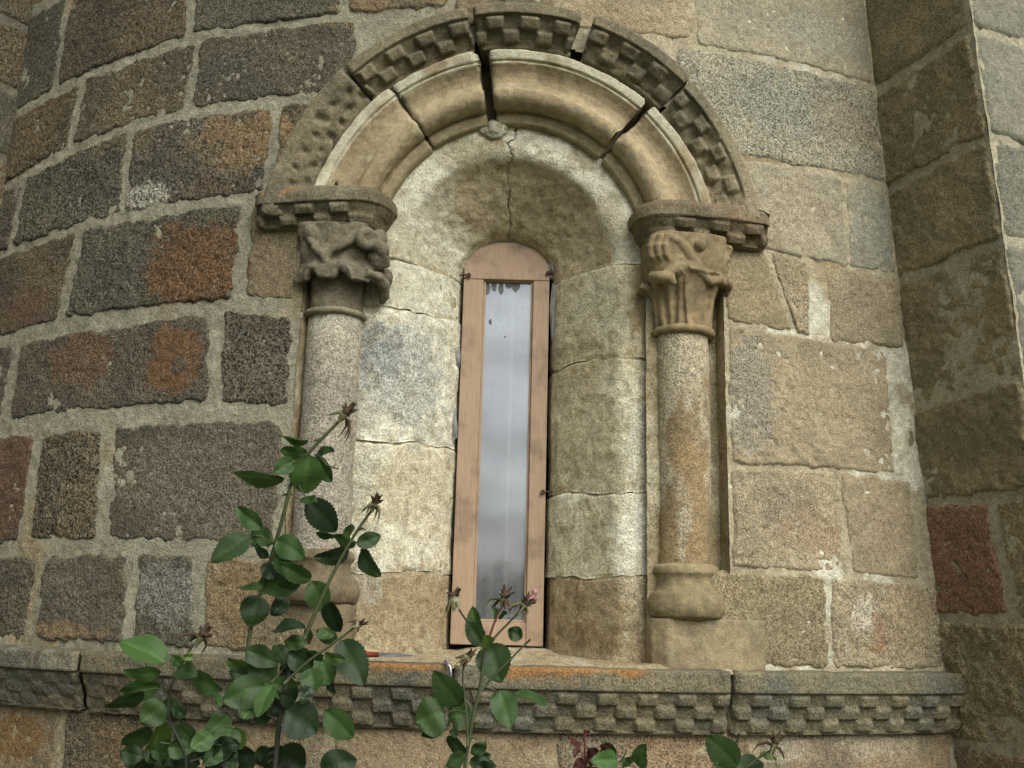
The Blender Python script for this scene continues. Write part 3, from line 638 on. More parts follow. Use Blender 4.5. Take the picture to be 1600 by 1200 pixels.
def hood_relief(kind):
    def f(u, T, r, d, P):
        on = (d < .002) & (r < .6405) & (r > .5695) & (d > -.056)
        b = billets(T * .607 + (fbm(P, 12, 2, 111) - .5) * .012, r, .092, 2, .577, .637, sharp=.16)
        wear = {0: .0, 1: .35, 2: .95}[kind] + (fbm(P, 7, 2, 112) - .5) * (.5 if kind else .25)
        h = np.where(on, -.010 + b * .021 * np.clip(1 - wear, 0, 1) + np.clip(wear, 0, 1) * .011, 0)
        if kind == 2:                                    # worn stretch: only drilled pits are left
            ph = T * .63 / .052; rw = np.where(r < .6045, 0, .5); fu = ph + rw - np.floor(ph + rw) - .5
            rc_ = np.where(r < .6045, .589, .622); jt = (fbm(P, 18, 2, 114) - .5); pit = np.exp(-((fu * .052 + jt * .02)**2 * .6 + (r - rc_ + jt * .03)**2) / ((.0045 + .009 * fbm(P, 15, 2, 115))**2))
            h = h - np.where(on, pit * .012, 0) + np.where(on, (fbm(P, 26, 3, 116) - .5) * .012, 0)
        if kind == 1: h = h + np.where(on, (fbm(P, 24, 2, 113) - .5) * .03, 0)
        return h
    return f
def hood_col(dark):
    def f(u, T, r, d, P):
        C = mixc(np.broadcast_to(np.array((.225, .19, .13)) * dark, P.shape), np.array((.17, .15, .11)) * dark, sst(.4, .62, fbm(P, 8, 4, 121)))
        C = mixc(C, (.30, .265, .19), sst(.6, .72, fbm(P, 15, 3, 122)) * .6)
        C = mixc(C, (.36, .30, .21), sst(rad(28), rad(14), T) * .7)
        return C * (1 + (fbm(P, 34, 3, 123) - .5) * .4)[..., None], np.full(r.shape, .45)
    return f
for (a0, a1, kd, off, dk) in ((7, 44.6, 1, (.004, 0), 1.1), (45.4, 72.2, 1, (.012, .010), 1.0), (74.6, 100.4, 0, (.002, .006), 1.05), (101.2, 133.4, 0, (-.002, .002), 1.0), (133.9, 174, 2, (-.002, 0), .95)):
    sweep_arc('voussoir', HP, rad(a0), rad(a1), hood, hood_col(dk), relief=hood_relief(kd), off=off, seed=int(a0) + 3, rough=.9, step=.0042, M=M_STONE_F)
# mortar dab at the foot of the crown crack
def lump(name, c, rx, ry, rz, col, parent, seed=0, mt=None, amp=.35):
    bm = bmesh.new(); bmesh.ops.create_icosphere(bm, subdivisions=4, radius=1)
    V = np.array([v.co[:] for v in bm.verts]); n = 1 + (fbm(V, 1.6, 3, seed) - .5) * amp * 2
    V = V * n[:, None] * np.array([rx, ry, rz]) + np.asarray(c); Fc = [tuple(v.index for v in f.verts) for f in bm.faces]; bm.free()
    return link(name, mesh(name, V, Fc, np.tile((*col, .5), (len(V), 1))), mt or M_PLASTER, parent)
def Wp(x, y, d): return W(*cyl(x, y, d), d)
lump('mortar_dab', Wp(772, 203, .075), .036, .02, .026, (.46, .44, .36), rev, 3)

# ------------------------------------------------------------------ columns
def frame_at(s, d):
    th = s / R; o = W(s, 0, d); ex = np.array([math.cos(th), math.sin(th), 0]); ey = np.array([math.sin(th), -math.cos(th), 0])
    return o, ex, ey
def voxel(name, V, Fc, size, smooth=2):
    me = bpy.data.meshes.new('tmp'); me.from_pydata(np.asarray(V).tolist(), [], Fc); me.update()
    bm = bmesh.new(); bm.from_mesh(me); bmesh.ops.recalc_face_normals(bm, faces=bm.faces); bm.to_mesh(me); bm.free()
    o = bpy.data.objects.new('tmp', me); COL.objects.link(o)
    r = o.modifiers.new('r', 'REMESH'); r.mode = 'VOXEL'; r.voxel_size = size; r.use_smooth_shade = True
    if smooth: sm = o.modifiers.new('s', 'SMOOTH'); sm.factor = .5; sm.iterations = smooth
    dg = bpy.context.evaluated_depsgraph_get(); ev = o.evaluated_get(dg); m2 = bpy.data.meshes.new_from_object(ev)
    Vn = np.empty(len(m2.vertices) * 3); m2.vertices.foreach_get('co', Vn); Vn = Vn.reshape(-1, 3)
    Nn = np.empty(len(m2.vertices) * 3); m2.vertices.foreach_get('normal', Nn); Nn = Nn.reshape(-1, 3)
    Fn = [tuple(p.vertices) for p in m2.polygons]
    bpy.data.objects.remove(o); bpy.data.meshes.remove(me); bpy.data.meshes.remove(m2)
    return Vn, Nn, Fn
class Solid:
    def __init__(s): s.V = []; s.F = []
    def add(s, V, F): o = len(s.V); s.V += [tuple(v) for v in np.asarray(V).reshape(-1, 3)]; s.F += [tuple(i + o for i in f) for f in F]
    def tube(s, pts, rad_, n=10):
        pts = np.asarray(pts, float); rad_ = np.broadcast_to(rad_, (len(pts),)); T = np.gradient(pts, axis=0); T /= np.linalg.norm(T, axis=1)[:, None] + 1e-9
        V = []; ref = np.array([.13, .21, .97])
        for p, t, r in zip(pts, T, rad_):
            a = np.cross(t, ref); 
            if np.linalg.norm(a) < .1: a = np.cross(t, (1, 0, 0))
            a /= np.linalg.norm(a); b = np.cross(t, a)
            V += [p + r * (a * math.cos(q) + b * math.sin(q)) for q in np.linspace(0, 2 * math.pi, n, endpoint=False)]
        k = len(pts); F = [(i * n + j, (i + 1) * n + j, (i + 1) * n + (j + 1) % n, i * n + (j + 1) % n) for i in range(k - 1) for j in range(n)] + [tuple(range(n))[::-1], tuple((k - 1) * n + j for j in range(n))]
        s.add(V, F)
    def ball(s, c, r, sc=(1, 1, 1)):
        n, k = 14, 9; V = [np.asarray(c) + r * np.array([math.sin(a) * math.cos(b) * sc[0], math.sin(a) * math.sin(b) * sc[1], math.cos(a) * sc[2]]) for a in np.linspace(.01, math.pi - .01, k) for b in np.linspace(0, 2 * math.pi, n, endpoint=False)]
        F = [(i * n + j, (i + 1) * n + j, (i + 1) * n + (j + 1) % n, i * n + (j + 1) % n) for i in range(k - 1) for j in range(n)] + [tuple(range(n)), tuple((k - 1) * n + j for j in range(n))]
        s.add(V, F)
    def loft(s, rings):
        n = len(rings[0]); V = np.concatenate([np.asarray(r) for r in rings]); k = len(rings)
        F = [(i * n + j, (i + 1) * n + j, (i + 1) * n + (j + 1) % n, i * n + (j + 1) % n) for i in range(k - 1) for j in range(n)] + [tuple(range(n)), tuple((k - 1) * n + j for j in range(n))]
        s.add(V, F)
def carve(name, sol, size, parent, base, c2, seed, mt=None, amp=1.0, smooth=2, extra=None, spk=.5):
    V, N, F = voxel(name, sol.V, sol.F, size, smooth)
    h = ((fbm(V, 14, 3, seed) - .5) * .008 + (fbm(V, 60, 3, seed + 1) - .5) * .004) * amp
    V = V + N * h[:, None]
    C = mixc(np.broadcast_to(np.array(base), V.shape), c2, sst(.38, .62, fbm(V, 12, 4, seed + 2)))
    if extra: C = extra(C, V)
    C = C * (1 + (fbm(V, 40, 3, seed + 3) - .5) * .35)[:, None]
    return link(name, mesh(name, V, F, np.concatenate([C, np.full((len(V), 1), spk)], 1)), mt or M_CARVE, parent)

def column(side, s, d, r, zb, zt, label, tint, cap):
    o, ex, ey = frame_at(s, d)
    root = empty('column', tuple(o + np.array([0, 0, ZSILL])), label, 'column')
    L = lambda x, y, z: o + ex * x + ey * y + np.array([0, 0, z])
    # shaft
    n, k = 72, int((zt - zb) / .007); th, Z = np.meshgrid(np.linspace(0, 2 * math.pi, n, endpoint=False), np.linspace(zb, zt, k), indexing='ij')
    rr = r * (1 + .02 * (zb - Z) / (zt - zb)); P0 = np.stack([o[0] + rr * np.cos(th), o[1] + rr * np.sin(th), Z], -1)
    h = (fbm(P0, 7, 2, 131) - .5) * .010 + (fbm(P0, 35, 3, 132) - .5) * .004 + (fbm(P0, 100, 2, 133) - .5) * .002
    rr = rr + h; V = np.stack([o[0] + rr * np.cos(th), o[1] + rr * np.sin(th), Z], -1)
    if side > 0:
        C = mixc(np.broadcast_to(np.array((.345, .25, .145)), P0.shape), (.27, .205, .125), sst(.4, .6, fbm(P0, 10, 3, 134)))
        wm = sst(.42, .62, fbm(P0 * np.array([1, 1, .35]), 22, 4, 135) + .34 * sst(2.0, 2.3, Z) - .10); C = mixc(C, (.52, .47, .37), wm * .7)
        A = .4 + .25 * wm
    else:
        C = mixc(np.broadcast_to(np.array((.40, .355, .30)), P0.shape), (.32, .285, .25), sst(.4, .6, fbm(P0, 10, 3, 136)))
        C = mixc(C, (.52, .49, .42), sst(2.28, 2.34, Z) * .6); A = np.full(Z.shape, .6)
    C = C * (1 + (fbm(P0, 40, 3, 137) - .5) * .3)[..., None]
    link('shaft', mesh('shaft', V.reshape(-1, 3), gridfaces(n, k, closeu=True) + [tuple(i * k for i in range(n)), tuple(i * k + k - 1 for i in range(n))], np.concatenate([C, A[..., None]], -1).reshape(-1, 4)), M_STONE, root)
    # base: thin disc, scotia, swollen torus, plinth
    circ = lambda q, z: [L(q * math.cos(t), q * math.sin(t), z) for t in np.linspace(0, 2 * math.pi, 48, endpoint=False)]
    S_ = Solid()
    pr = [(r * .9, zb + .015), (r * 1.06, zb + .010), (r * 1.20, zb + .004), (r * 1.22, zb - .012), (r * 1.12, zb - .020), (r * 1.08, zb - .028), (r * 1.10, zb - .045), (r * 1.18, zb - .055), (r * 1.36, zb - .066), (r * 1.46, zb - .086), (r * 1.46, zb - .104), (r * 1.36, zb - .120), (r, zb - .130)]
    S_.loft([circ(a, b) for a, b in pr])
    b1 = (.30, .245, .15) if side > 0 else (.19, .15, .10)
    carve('base', S_, .0045, root, b1, tuple(c * .75 for c in b1), 140 + side, spk=.4)
    S_ = Solid(); hw = r * 1.5; zt_ = zb - .124
    xo = hw if side < 0 else r * 1.4
    xa, xb_ = (-hw, r * 1.35) if side < 0 else (-r * 1.42, r * 2.6)
    pl = [(xa, -.12), (xa, .030), (xa + .03 * (side > 0), .066), (xb_ - .03 * (side < 0), .066), (xb_, .058 if side > 0 else .030), (xb_, -.12)]
    S_.loft([[L(x, y, z) for x, y in pl] for z in (ZSILL - .006, zt_ - .006, zt_)])
    carve('plinth', S_, .006, root, (.305, .25, .16) if side > 0 else (.19, .15, .10), (.245, .205, .135) if side > 0 else (.15, .12, .08), 145 + side, spk=.4)
    cap(root, L, r, zt)
    return root

def bell_rings(L, r, z0, z1, rt, n=56, steps=9, back=-.10):
    rings = []
    for q in np.linspace(0, 1, steps):
        f = q**1.7; p = 2 + 2.5 * f; rad_ = r * .97 + (rt - r * .97) * f; ring = []
        for t in np.linspace(0, 2 * math.pi, n, endpoint=False):
            c, s_ = math.cos(t), math.sin(t); k = (abs(c)**p + abs(s_)**p)**(-1 / p); ring.append(L(rad_ * k * c, rad_ * k * s_, z0 + (z1 - z0) * q))
        rings.append(ring)
    return rings
def leafribbon(S_, L, phi, pts, widths, thick=.016, ribs=0, cup=0.0):
    """pts (radius, z) along the leaf; phi from the outward direction, + to the right"""
    sx, cy = math.sin(phi), math.cos(phi); pts = np.asarray(pts, float); pts = resample(pts, .006)
    wd = np.interp(np.linspace(0, 1, len(pts)), np.linspace(0, 1, len(widths)), widths)
    t = np.gradient(pts, axis=0); t /= np.linalg.norm(t, axis=1)[:, None]; nrm = np.stack([t[:, 1], -t[:, 0]], -1)
    m_ = 17; rings = []
    for (rr, z), w_, n_ in zip(pts, wd, nrm):
        fr, bk = [], []
        for q in np.linspace(-1, 1, m_):
            rb = (.5 + .5 * math.cos(q * math.pi * ribs)) * .007 if ribs else 0
            off = thick * .5 * (1 - .5 * q * q) + rb - cup * q * q
            a, b = rr + n_[0] * off, z + n_[1] * off; x = q * w_
            fr.append(L(sx * a + cy * x, cy * a - sx * x, b))
            off = -thick * .6 - cup * q * q
            a, b = rr + n_[0] * off, z + n_[1] * off; bk.append(L(sx * a + cy * x, cy * a - sx * x, b))
        rings.append(fr + bk[::-1])
    S_.loft(rings)
def block_rings(L, z0, z1, r0, r1, n=64, p=5.0):
    rings = []
    for q, k_ in ((0, .90), (.08, .97), (.25, 1), (.6, 1), (1, 1)):
        ring = []; rad_ = (r0 + (r1 - r0) * q) * k_
        for t in np.linspace(0, 2 * math.pi, n, endpoint=False):
            c, s_ = math.cos(t), math.sin(t); k = (abs(c)**p + abs(s_)**p)**(-1 / p); ring.append(L(rad_ * k * c, rad_ * k * s_, z0 + (z1 - z0) * q))
        rings.append(ring)
    return rings
def cap_right(root, L, r, z0):
    z1 = 2.604; S_ = Solid(); S_.loft(bell_rings(L, r, z0, z1, .088)); S_.loft(block_rings(L, 2.490, z1, .104, .109))
    P = lambda ph, rr, z: L(math.sin(rad(ph)) * rr, math.cos(rad(ph)) * rr, z)
    # wide fluted leaves rising from the necking and leaning out under the block
    for phi, tip, w_, out, rb in ((rad(-40), 2.492, .046, .026, 3), (rad(16), 2.500, .050, .014, 2), (rad(62), 2.482, .040, .024, 2), (rad(-98), 2.47, .046, .03, 2)):
        leafribbon(S_, L, phi, [(r * .96, z0 + .002), (r * .99, z0 + .05), (r * 1.08, z0 + .095), (r * 1.34, tip - .006), (r * 1.46 + out * .5, tip + .004)], [w_ * .72, w_ * .8, w_ * .95, w_ * 1.1, w_ * 1.0], .013, ribs=rb)
    # leaf tips rolled into hooks
    for ph0, ph1, rr_, z_, k_ in ((-56, -30, .130, 2.470, .017), (46, 60, .126, 2.472, .014)):
        S_.tube([P(ph0, rr_ + .004, z_ + .008), P((ph0 + ph1) / 2, rr_ + .006, z_ + .004), P(ph1, rr_, z_ - .004), P(ph1 + 2, rr_ - .004, z_ - .020)], [k_ * .9, k_, k_ * .85, k_ * .5], 12)
    # arched rim between the hooks
    S_.tube([P(-38, .122, 2.482), P(-24, .112, 2.502), P(-6, .103, 2.510), P(8, .100, 2.500), P(20, .102, 2.482), P(30, .106, 2.474), P(42, .116, 2.484), P(54, .124, 2.478)], [.015, .015, .014, .013, .012, .012, .013, .013], 12)
    # diagonal band across the block, volute at the corner, ball flower
    S_.tube([P(-34, .118, 2.588), P(-22, .106, 2.576), P(-8, .099, 2.546), P(6, .097, 2.515), P(18, .099, 2.486)], [.013, .016, .016, .014, .010], 12)
    for k_ in range(3):
        a_ = -36 - 8 * k_; S_.tube([P(a_ + 6, .112 + .006 * k_, 2.596), P(a_ + 1, .128 + .005 * k_, 2.585), P(a_ - 1, .134 + .005 * k_, 2.560), P(a_, .130 + .004 * k_, 2.535), P(a_ + 3, .118 + .004 * k_, 2.518)], [.009, .0115, .012, .010, .006], 10)
    S_.tube([P(60, .128, 2.598), P(54, .134, 2.575), P(52, .130, 2.545), P(48, .118, 2.52)], [.010, .013, .011, .007])
    S_.ball(P(8, .110, 2.568), .0165)
    ex_ = lambda C, V: mixc(C, (.38, .27, .16), sst(.5, .64, fbm(V, 18, 3, 161)) * sst(2.50, 2.40, V[:, 2]) * .6)
    carve('capital', S_, .0028, root, (.275, .215, .13), (.215, .17, .105), 150, amp=.8, smooth=0, extra=ex_, spk=.3)
    S_ = Solid(); S_.tube([P(a, r * 1.07, z0 + .003) for a in np.linspace(-170, 170, 60)], .0125)
    carve('astragal', S_, .004, root, (.30, .225, .13), (.25, .19, .115), 155, amp=.6, smooth=1, spk=.3)
def cap_left(root, L, r, z0):
    z1 = 2.615; S_ = Solid(); S_.loft(bell_rings(L, r * .98, z0, z1, .092)); S_.loft(block_rings(L, 2.505, z1, .088, .102))
    P = lambda ph, rr, z: L(math.sin(rad(ph)) * rr, math.cos(rad(ph)) * rr, z)
    # worn leaf tier: heavy ledge of broken tips half way up
    for phi, tip, w_, out in ((rad(-38), 2.462, .040, .018), (rad(4), 2.468, .036, .016), (rad(46), 2.462, .044, .034), (rad(92), 2.455, .040, .035)):
        leafribbon(S_, L, phi, [(r * 1.06, tip + .085), (r * 1.18, tip + .045), (r * 1.24 + out * .3, tip + .018), (r * 1.22 + out, tip + .004), (r * 1.16 + out, tip - .014)], [w_ * .6, w_ * .9, w_ * 1.1, w_, w_ * .6], .024)
    S_.tube([P(-46, .110, 2.474), P(-20, .112, 2.482), P(0, .112, 2.478), P(22, .116, 2.486), P(46, .126, 2.474)], [.014, .012, .010, .014, .016])
    S_.tube([P(50, .138, 2.472), P(66, .145, 2.468), P(78, .146, 2.452), P(86, .14, 2.43), P(92, .125, 2.412)], [.014, .018, .016, .012, .008])
    # upper tier: a Y of broken stalks and a scroll at the window side
    S_.tube([P(-28, .112, 2.565), P(-14, .114, 2.535), P(0, .114, 2.512), P(4, .112, 2.49)], [.010, .013, .014, .012])
    S_.tube([P(40, .13, 2.575), P(26, .122, 2.55), P(10, .116, 2.525), P(2, .114, 2.505)], [.014, .014, .012, .011])
    sp = [P(50 + 13 * math.cos(a) * q, .142, 2.560 + .026 * math.sin(a) * q) for a, q in ((a, 1 - a / 12) for a in np.linspace(0, 9, 26))]
    S_.tube(sp, np.linspace(.015, .010, 26)); S_.ball(P(74, .128, 2.535), .030, (1, 1, 1.5)); S_.ball(P(66, .140, 2.58), .022); S_.tube([P(58, .142, 2.56), P(70, .15, 2.54), P(80, .145, 2.505)], [.016, .018, .012])
    S_.ball(P(-30, .100, 2.585), .026); S_.ball(P(94, .13, 2.49), .026)
    carve('capital', S_, .0036, root, (.205, .178, .128), (.16, .14, .105), 170, amp=2.0, smooth=1, spk=.6)
    S_ = Solid(); S_.tube([P(a, r * 1.03, z0 + .002) for a in np.linspace(-160, 160, 60)], .0105)
    carve('astragal', S_, .004, root, (.26, .225, .165), (.21, .185, .14), 175, amp=1.2, smooth=1, spk=.5)
colR = column(1, .470, .060, .071, 1.722, 2.345, 'cream and brown column shaft with scrolled leaf capital right of the window', None, cap_right)
colL = column(-1, -.500, .062, .075, 1.735, 2.372, 'grey column shaft with worn leaf capital left of the window, behind the roses', None, cap_left)

# ------------------------------------------------------------------ abaci (impost blocks with billets)
def abacus(side, s_out, s_in, ztop, zbot, col, label, parent_col, tilt=0.0):
    # plan path of the wall line, outward offset o
    c = s_in - side * 0                                    # inner corner
    path = [(s_out, 0.0), ((s_out + s_in) / 2, 0.0), (s_in + side * .045, .0), (s_in + side * .016, .006), (s_in + side * .004, .022), (s_in, .045), (s_in - side * .004, .13)]
    p = resample(chaikin(path, 2), .004); k = len(p)
    t = np.gradient(p, axis=0); t /= np.linalg.norm(t, axis=1)[:, None]
    nr = np.stack([t[:, 1], -t[:, 0]], -1)                 # outward: front -> -d
    if nr[2][1] > 0: nr = -nr
    fz = zbot + (ztop - zbot) * .52
    prof = [(-.10, ztop + .004), (.030, ztop + .003), (.044, ztop - .004), (.054, ztop - .018), (.057, fz + .004), (.053, fz - .002), (.020, zbot + .002), (.004, zbot - .004), (-.10, zbot - .004)]
    pr = resample(np.array(prof), .0036); n = len(pr); L_ = np.r_[0, np.cumsum(np.linalg.norm(np.diff(p, axis=0), axis=1))]
    I, J = np.meshgrid(np.arange(k), np.arange(n), indexing='ij')
    o_, z = pr[J, 0], pr[J, 1]; u = L_[I]
    s = p[I, 0] + nr[I, 0] * o_; d = p[I, 1] + nr[I, 1] * o_
    P0 = W(s, z, d)
    on = (z < fz) & (z > zbot + .002) & (o_ > .0)
    wear = np.clip((fbm(P0, 8, 2, 181 + side) - .5) * 1.2 + (.05 if side < 0 else .12) + .8 * sst(L_[-1] - .2, L_[-1] - .10, u), 0, .9)
    bl = billets(u + (fbm(P0, 14, 2, 182) - .5) * .008, fz - z, .096, 2, .002, fz - zbot - .003, sharp=.2) * (1 - wear)
    h = np.where(on, -.007 + bl * .018 + wear * .006, 0) + (fbm(P0, 10, 3, 183) - .5) * .018 + (fbm(P0, 40, 3, 184) - .5) * .004 + (fbm(P0, 110, 2, 185) - .5) * .002
    e = np.minimum(u, 9) ; h = h - (1 - sst(0, .02, e)) * .012
    no, nz = np.where(z < fz, .75, np.where(o_ > .045, 1.0, 0)), np.where(z < fz, -.62, np.where(o_ > .045, .1, .9))
    V = W(s + nr[I, 0] * no * h, z + nz * h + tilt * (s - s_out), d + nr[I, 1] * no * h)
    C = mixc(np.broadcast_to(np.array(col), P0.shape), np.array(col) * .7, sst(.4, .62, fbm(P0, 10, 4, 186)))
    if side < 0: C = mixc(C, (.30, .155, .07), sst(.45, .6, fbm(P0, 9, 3, 187)) * sst(ztop - .03, ztop - .005, z) * sst(-.52, -.62, s) * .9)
    else: C = mixc(C, (.25, .17, .105), sst(.52, .64, fbm(P0, 11, 3, 188)) * .4)
    C = mixc(C, (.16, .12, .07), sst(L_[-1] - .16, L_[-1] - .10, u) * .6)
    C = C * (1 + (fbm(P0, 36, 3, 189) - .5) * .4)[..., None]
    Fc = gridfaces(k, n) + [tuple(range(n)), tuple((k - 1) * n + j for j in range(n))]
    o = link('abacus', mesh('abacus', V.reshape(-1, 3), Fc, np.concatenate([C, np.full(C.shape[:2] + (1,), .42)], -1).reshape(-1, 4)), M_STONE, parent_col)
    o['label'] = label
abacus(-1, -.715, -.402, 2.716, 2.610, (.20, .175, .125), 'mossy grey chequered impost block', colL)
abacus(1, .690, .376, 2.698, 2.590, (.235, .195, .135), 'brown chequered impost block', colR)

# ------------------------------------------------------------------ window: wooden frame and glass
def wood():
    M, n, l, b = mat('faded_salmon_painted_wood')
    tc = n.new('ShaderNodeTexCoord'); mp = n.new('ShaderNodeMapping'); mp.inputs['Scale'].default_value = (60, 60, 5); l.new(tc.outputs['Object'], mp.inputs[0])
    a = n.new('ShaderNodeTexNoise'); a.inputs['Scale'].default_value = 3; a.inputs['Detail'].default_value = 6; l.new(mp.outputs[0], a.inputs['Vector'])
    c = n.new('ShaderNodeTexNoise'); c.inputs['Scale'].default_value = 14; c.inputs['Detail'].default_value = 5; l.new(tc.outputs['Object'], c.inputs['Vector'])
    r = n.new('ShaderNodeValToRGB'); r.color_ramp.elements[0].position = .3; r.color_ramp.elements[0].color = (.315, .222, .14, 1); r.color_ramp.elements[1].position = .7; r.color_ramp.elements[1].color = (.40, .28, .178, 1)
    l.new(a.outputs[0], r.inputs[0]); mx = n.new('ShaderNodeMix'); mx.data_type = 'RGBA'; mx.blend_type = 'MULTIPLY'; mx.inputs[0].default_value = 1
    r2 = n.new('ShaderNodeValToRGB'); r2.color_ramp.elements[0].position = .25; r2.color_ramp.elements[0].color = (.50, .49, .48, 1); r2.color_ramp.elements[1].position = .5; r2.color_ramp.elements[1].color = (1, 1, 1, 1)
    l.new(c.outputs[0], r2.inputs[0]); l.new(r.outputs[0], mx.inputs[6]); l.new(r2.outputs[0], mx.inputs[7]); l.new(mx.outputs[2], b.inputs['Base Color'])
    b.inputs['Roughness'].default_value = .62
    bp = n.new('ShaderNodeBump'); bp.inputs['Strength'].default_value = .25; bp.inputs['Distance'].default_value = .002; l.new(a.outputs[0], bp.inputs['Height']); l.new(bp.outputs[0], b.inputs['Normal'])
    return M
M_WOOD = wood()
M_BACK = plain_mat('dark_interior', (.02, .02, .022), .9, .2)
M_IRON = plain_mat('rusty_iron', (.05, .028, .02), .75, .4, 80)
M_PUTTY = plain_mat('grey_cement', (.21, .215, .20), .9, .3, 60, bump=.6)
def glass():
    M, n, l, b = mat('dusty_window_glass'); out = n['Material Output']; n.remove(b)
    tc = n.new('ShaderNodeTexCoord'); mp = n.new('ShaderNodeMapping'); mp.inputs['Scale'].default_value = (40, 40, 3); l.new(tc.outputs['Object'], mp.inputs[0])
    a = n.new('ShaderNodeTexNoise'); a.inputs['Scale'].default_value = 1.4; a.inputs['Detail'].default_value = 6; l.new(mp.outputs[0], a.inputs['Vector'])
    s = n.new('ShaderNodeTexNoise'); s.inputs['Scale'].default_value = 120; s.inputs['Detail'].default_value = 4; l.new(tc.outputs['Object'], s.inputs['Vector'])
    g = n.new('ShaderNodeBsdfGlossy'); g.inputs['Roughness'].default_value = .035; g.inputs['Color'].default_value = (.86, .93, 1, 1)
    wv = n.new('ShaderNodeTexNoise'); wv.inputs['Scale'].default_value = 5; l.new(tc.outputs['Object'], wv.inputs['Vector'])
    bp = n.new('ShaderNodeBump'); bp.inputs['Strength'].default_value = .04; bp.inputs['Distance'].default_value = .01; l.new(wv.outputs[0], bp.inputs['Height']); l.new(bp.outputs[0], g.inputs['Normal'])
    t = n.new('ShaderNodeBsdfTransparent'); t.inputs['Color'].default_value = (.85, .88, .88, 1)
    m1 = n.new('ShaderNodeMixShader'); m1.inputs[0].default_value = .36; l.new(t.outputs[0], m1.inputs[1]); l.new(g.outputs[0], m1.inputs[2])
    d = n.new('ShaderNodeBsdfDiffuse'); d.inputs['Color'].default_value = (.48, .49, .50, 1)
    ad = n.new('ShaderNodeMath'); ad.operation = 'MULTIPLY'; l.new(a.outputs[0], ad.inputs[0]); l.new(s.outputs[0], ad.inputs[1])
    mr = n.new('ShaderNodeMapRange'); mr.inputs[1].default_value = .08; mr.inputs[2].default_value = .5; mr.inputs[3].default_value = .10; mr.inputs[4].default_value = .28; l.new(ad.outputs[0], mr.inputs[0])
    m2 = n.new('ShaderNodeMixShader'); l.new(mr.outputs[0], m2.inputs[0]); l.new(m1.outputs[0], m2.inputs[1]); l.new(d.outputs[0], m2.inputs[2])
    l.new(m2.outputs[0], out.inputs['Surface']); return M
M_GLASS = glass()
YF = -(R - FD)                                            # plane of the frame's front
def fpx(x, y, dy=0.0):                                     # pixel -> (x, z) on the frame's plane
    v = ray(x, y); t = (YF + dy - CAM[1]) / v[1]; P = CAM + v * t; return P[0], P[2]
win = empty('window', (FX, YF, 1.5), 'tall narrow window with salmon wooden frame and arched head', 'window')
def prism(name, poly, y0, y1, mt, parent, bev=.0025):
    bm = bmesh.new(); f = bm.faces.new([bm.verts.new((x, y0, z)) for x, z in poly]); r = bmesh.ops.extrude_face_region(bm, geom=[f])
    for v in [q for q in r['geom'] if isinstance(q, bmesh.types.BMVert)]: v.co.y = y1
    bmesh.ops.recalc_face_normals(bm, faces=bm.faces)
    if bev: bmesh.ops.bevel(bm, geom=list(bm.edges), offset=bev, segments=2, affect='EDGES', profile=.6, clamp_overlap=True)
    me = bpy.data.meshes.new(name); bm.to_mesh(me); bm.free(); return link(name, me, mt, parent)
OBL, OBR = fpx(706, 1007), fpx(850, 1010); OTL, OTR = fpx(722, 432), fpx(857, 436)
GTL, GTR, GBL, GBR = fpx(754, 437), fpx(832, 434), fpx(740, 971), fpx(824, 973)
xl, xr = (OBL[0] + OTL[0]) / 2, (OBR[0] + OTR[0]) / 2; zb_, zs_ = (OBL[1] + OBR[1]) / 2, (OTL[1] + OTR[1]) / 2 - .0
gxl, gxr = (GTL[0] + GBL[0]) / 2, (GTR[0] + GBR[0]) / 2; gzb, gzt = (GBL[1] + GBR[1]) / 2, (GTL[1] + GTR[1]) / 2
ztop = fpx(796, 379)[1]
zrail = gzt - .004
prism('stile', [(xl, zb_), (gxl, zb_), (gxl, zrail), (xl, zrail)], YF, YF + .045, M_WOOD, win)
prism('stile', [(gxr, zb_), (xr, zb_), (xr, zrail), (gxr, zrail)], YF, YF + .045, M_WOOD, win)
prism('bottom_rail', [(gxl + .0005, zb_ + .001), (gxr - .0005, zb_ + .001), (gxr - .0005, gzb), (gxl + .0005, gzb)], YF + .0015, YF + .045, M_WOOD, win)
cxm, hw = (xl + xr) / 2, (xr - xl) / 2
zsh = zs_ + .012
head = [(xl, zrail + .001), (xr, zrail + .001)] + [(cxm + hw * math.cos(a) * (1 if abs(math.cos(a)) < 1 else 1), zsh + (ztop - zsh) * math.sin(a)**.85) for a in np.linspace(0.02, math.pi - .02, 26)]
prism('head', head, YF - .001, YF + .045, M_WOOD, win)
for nm, poly in (('bead', [(gxl, gzb), (gxl + .007, gzb + .007), (gxl + .007, gzt - .007), (gxl, gzt)]), ('bead', [(gxr, gzt), (gxr - .007, gzt - .007), (gxr - .007, gzb + .007), (gxr, gzb)]),
                 ('bead', [(gxl, gzt), (gxl + .007, gzt - .007), (gxr - .007, gzt - .007), (gxr, gzt)]), ('bead', [(gxl, gzb), (gxr, gzb), (gxr - .007, gzb + .007), (gxl + .007, gzb + .007)])):
    prism(nm, poly, YF + .010, YF + .03, M_WOOD, win, .0015)
prism('pane', [(gxl + .002, gzb + .002), (gxr - .002, gzb + .002), (gxr - .002, gzt - .002), (gxl + .002, gzt - .002)], YF + .020, YF + .0235, M_GLASS, win, 0)
M_FILM = plain_mat('dark_dirt_film', (.10, .105, .105), .6, .3, 90)
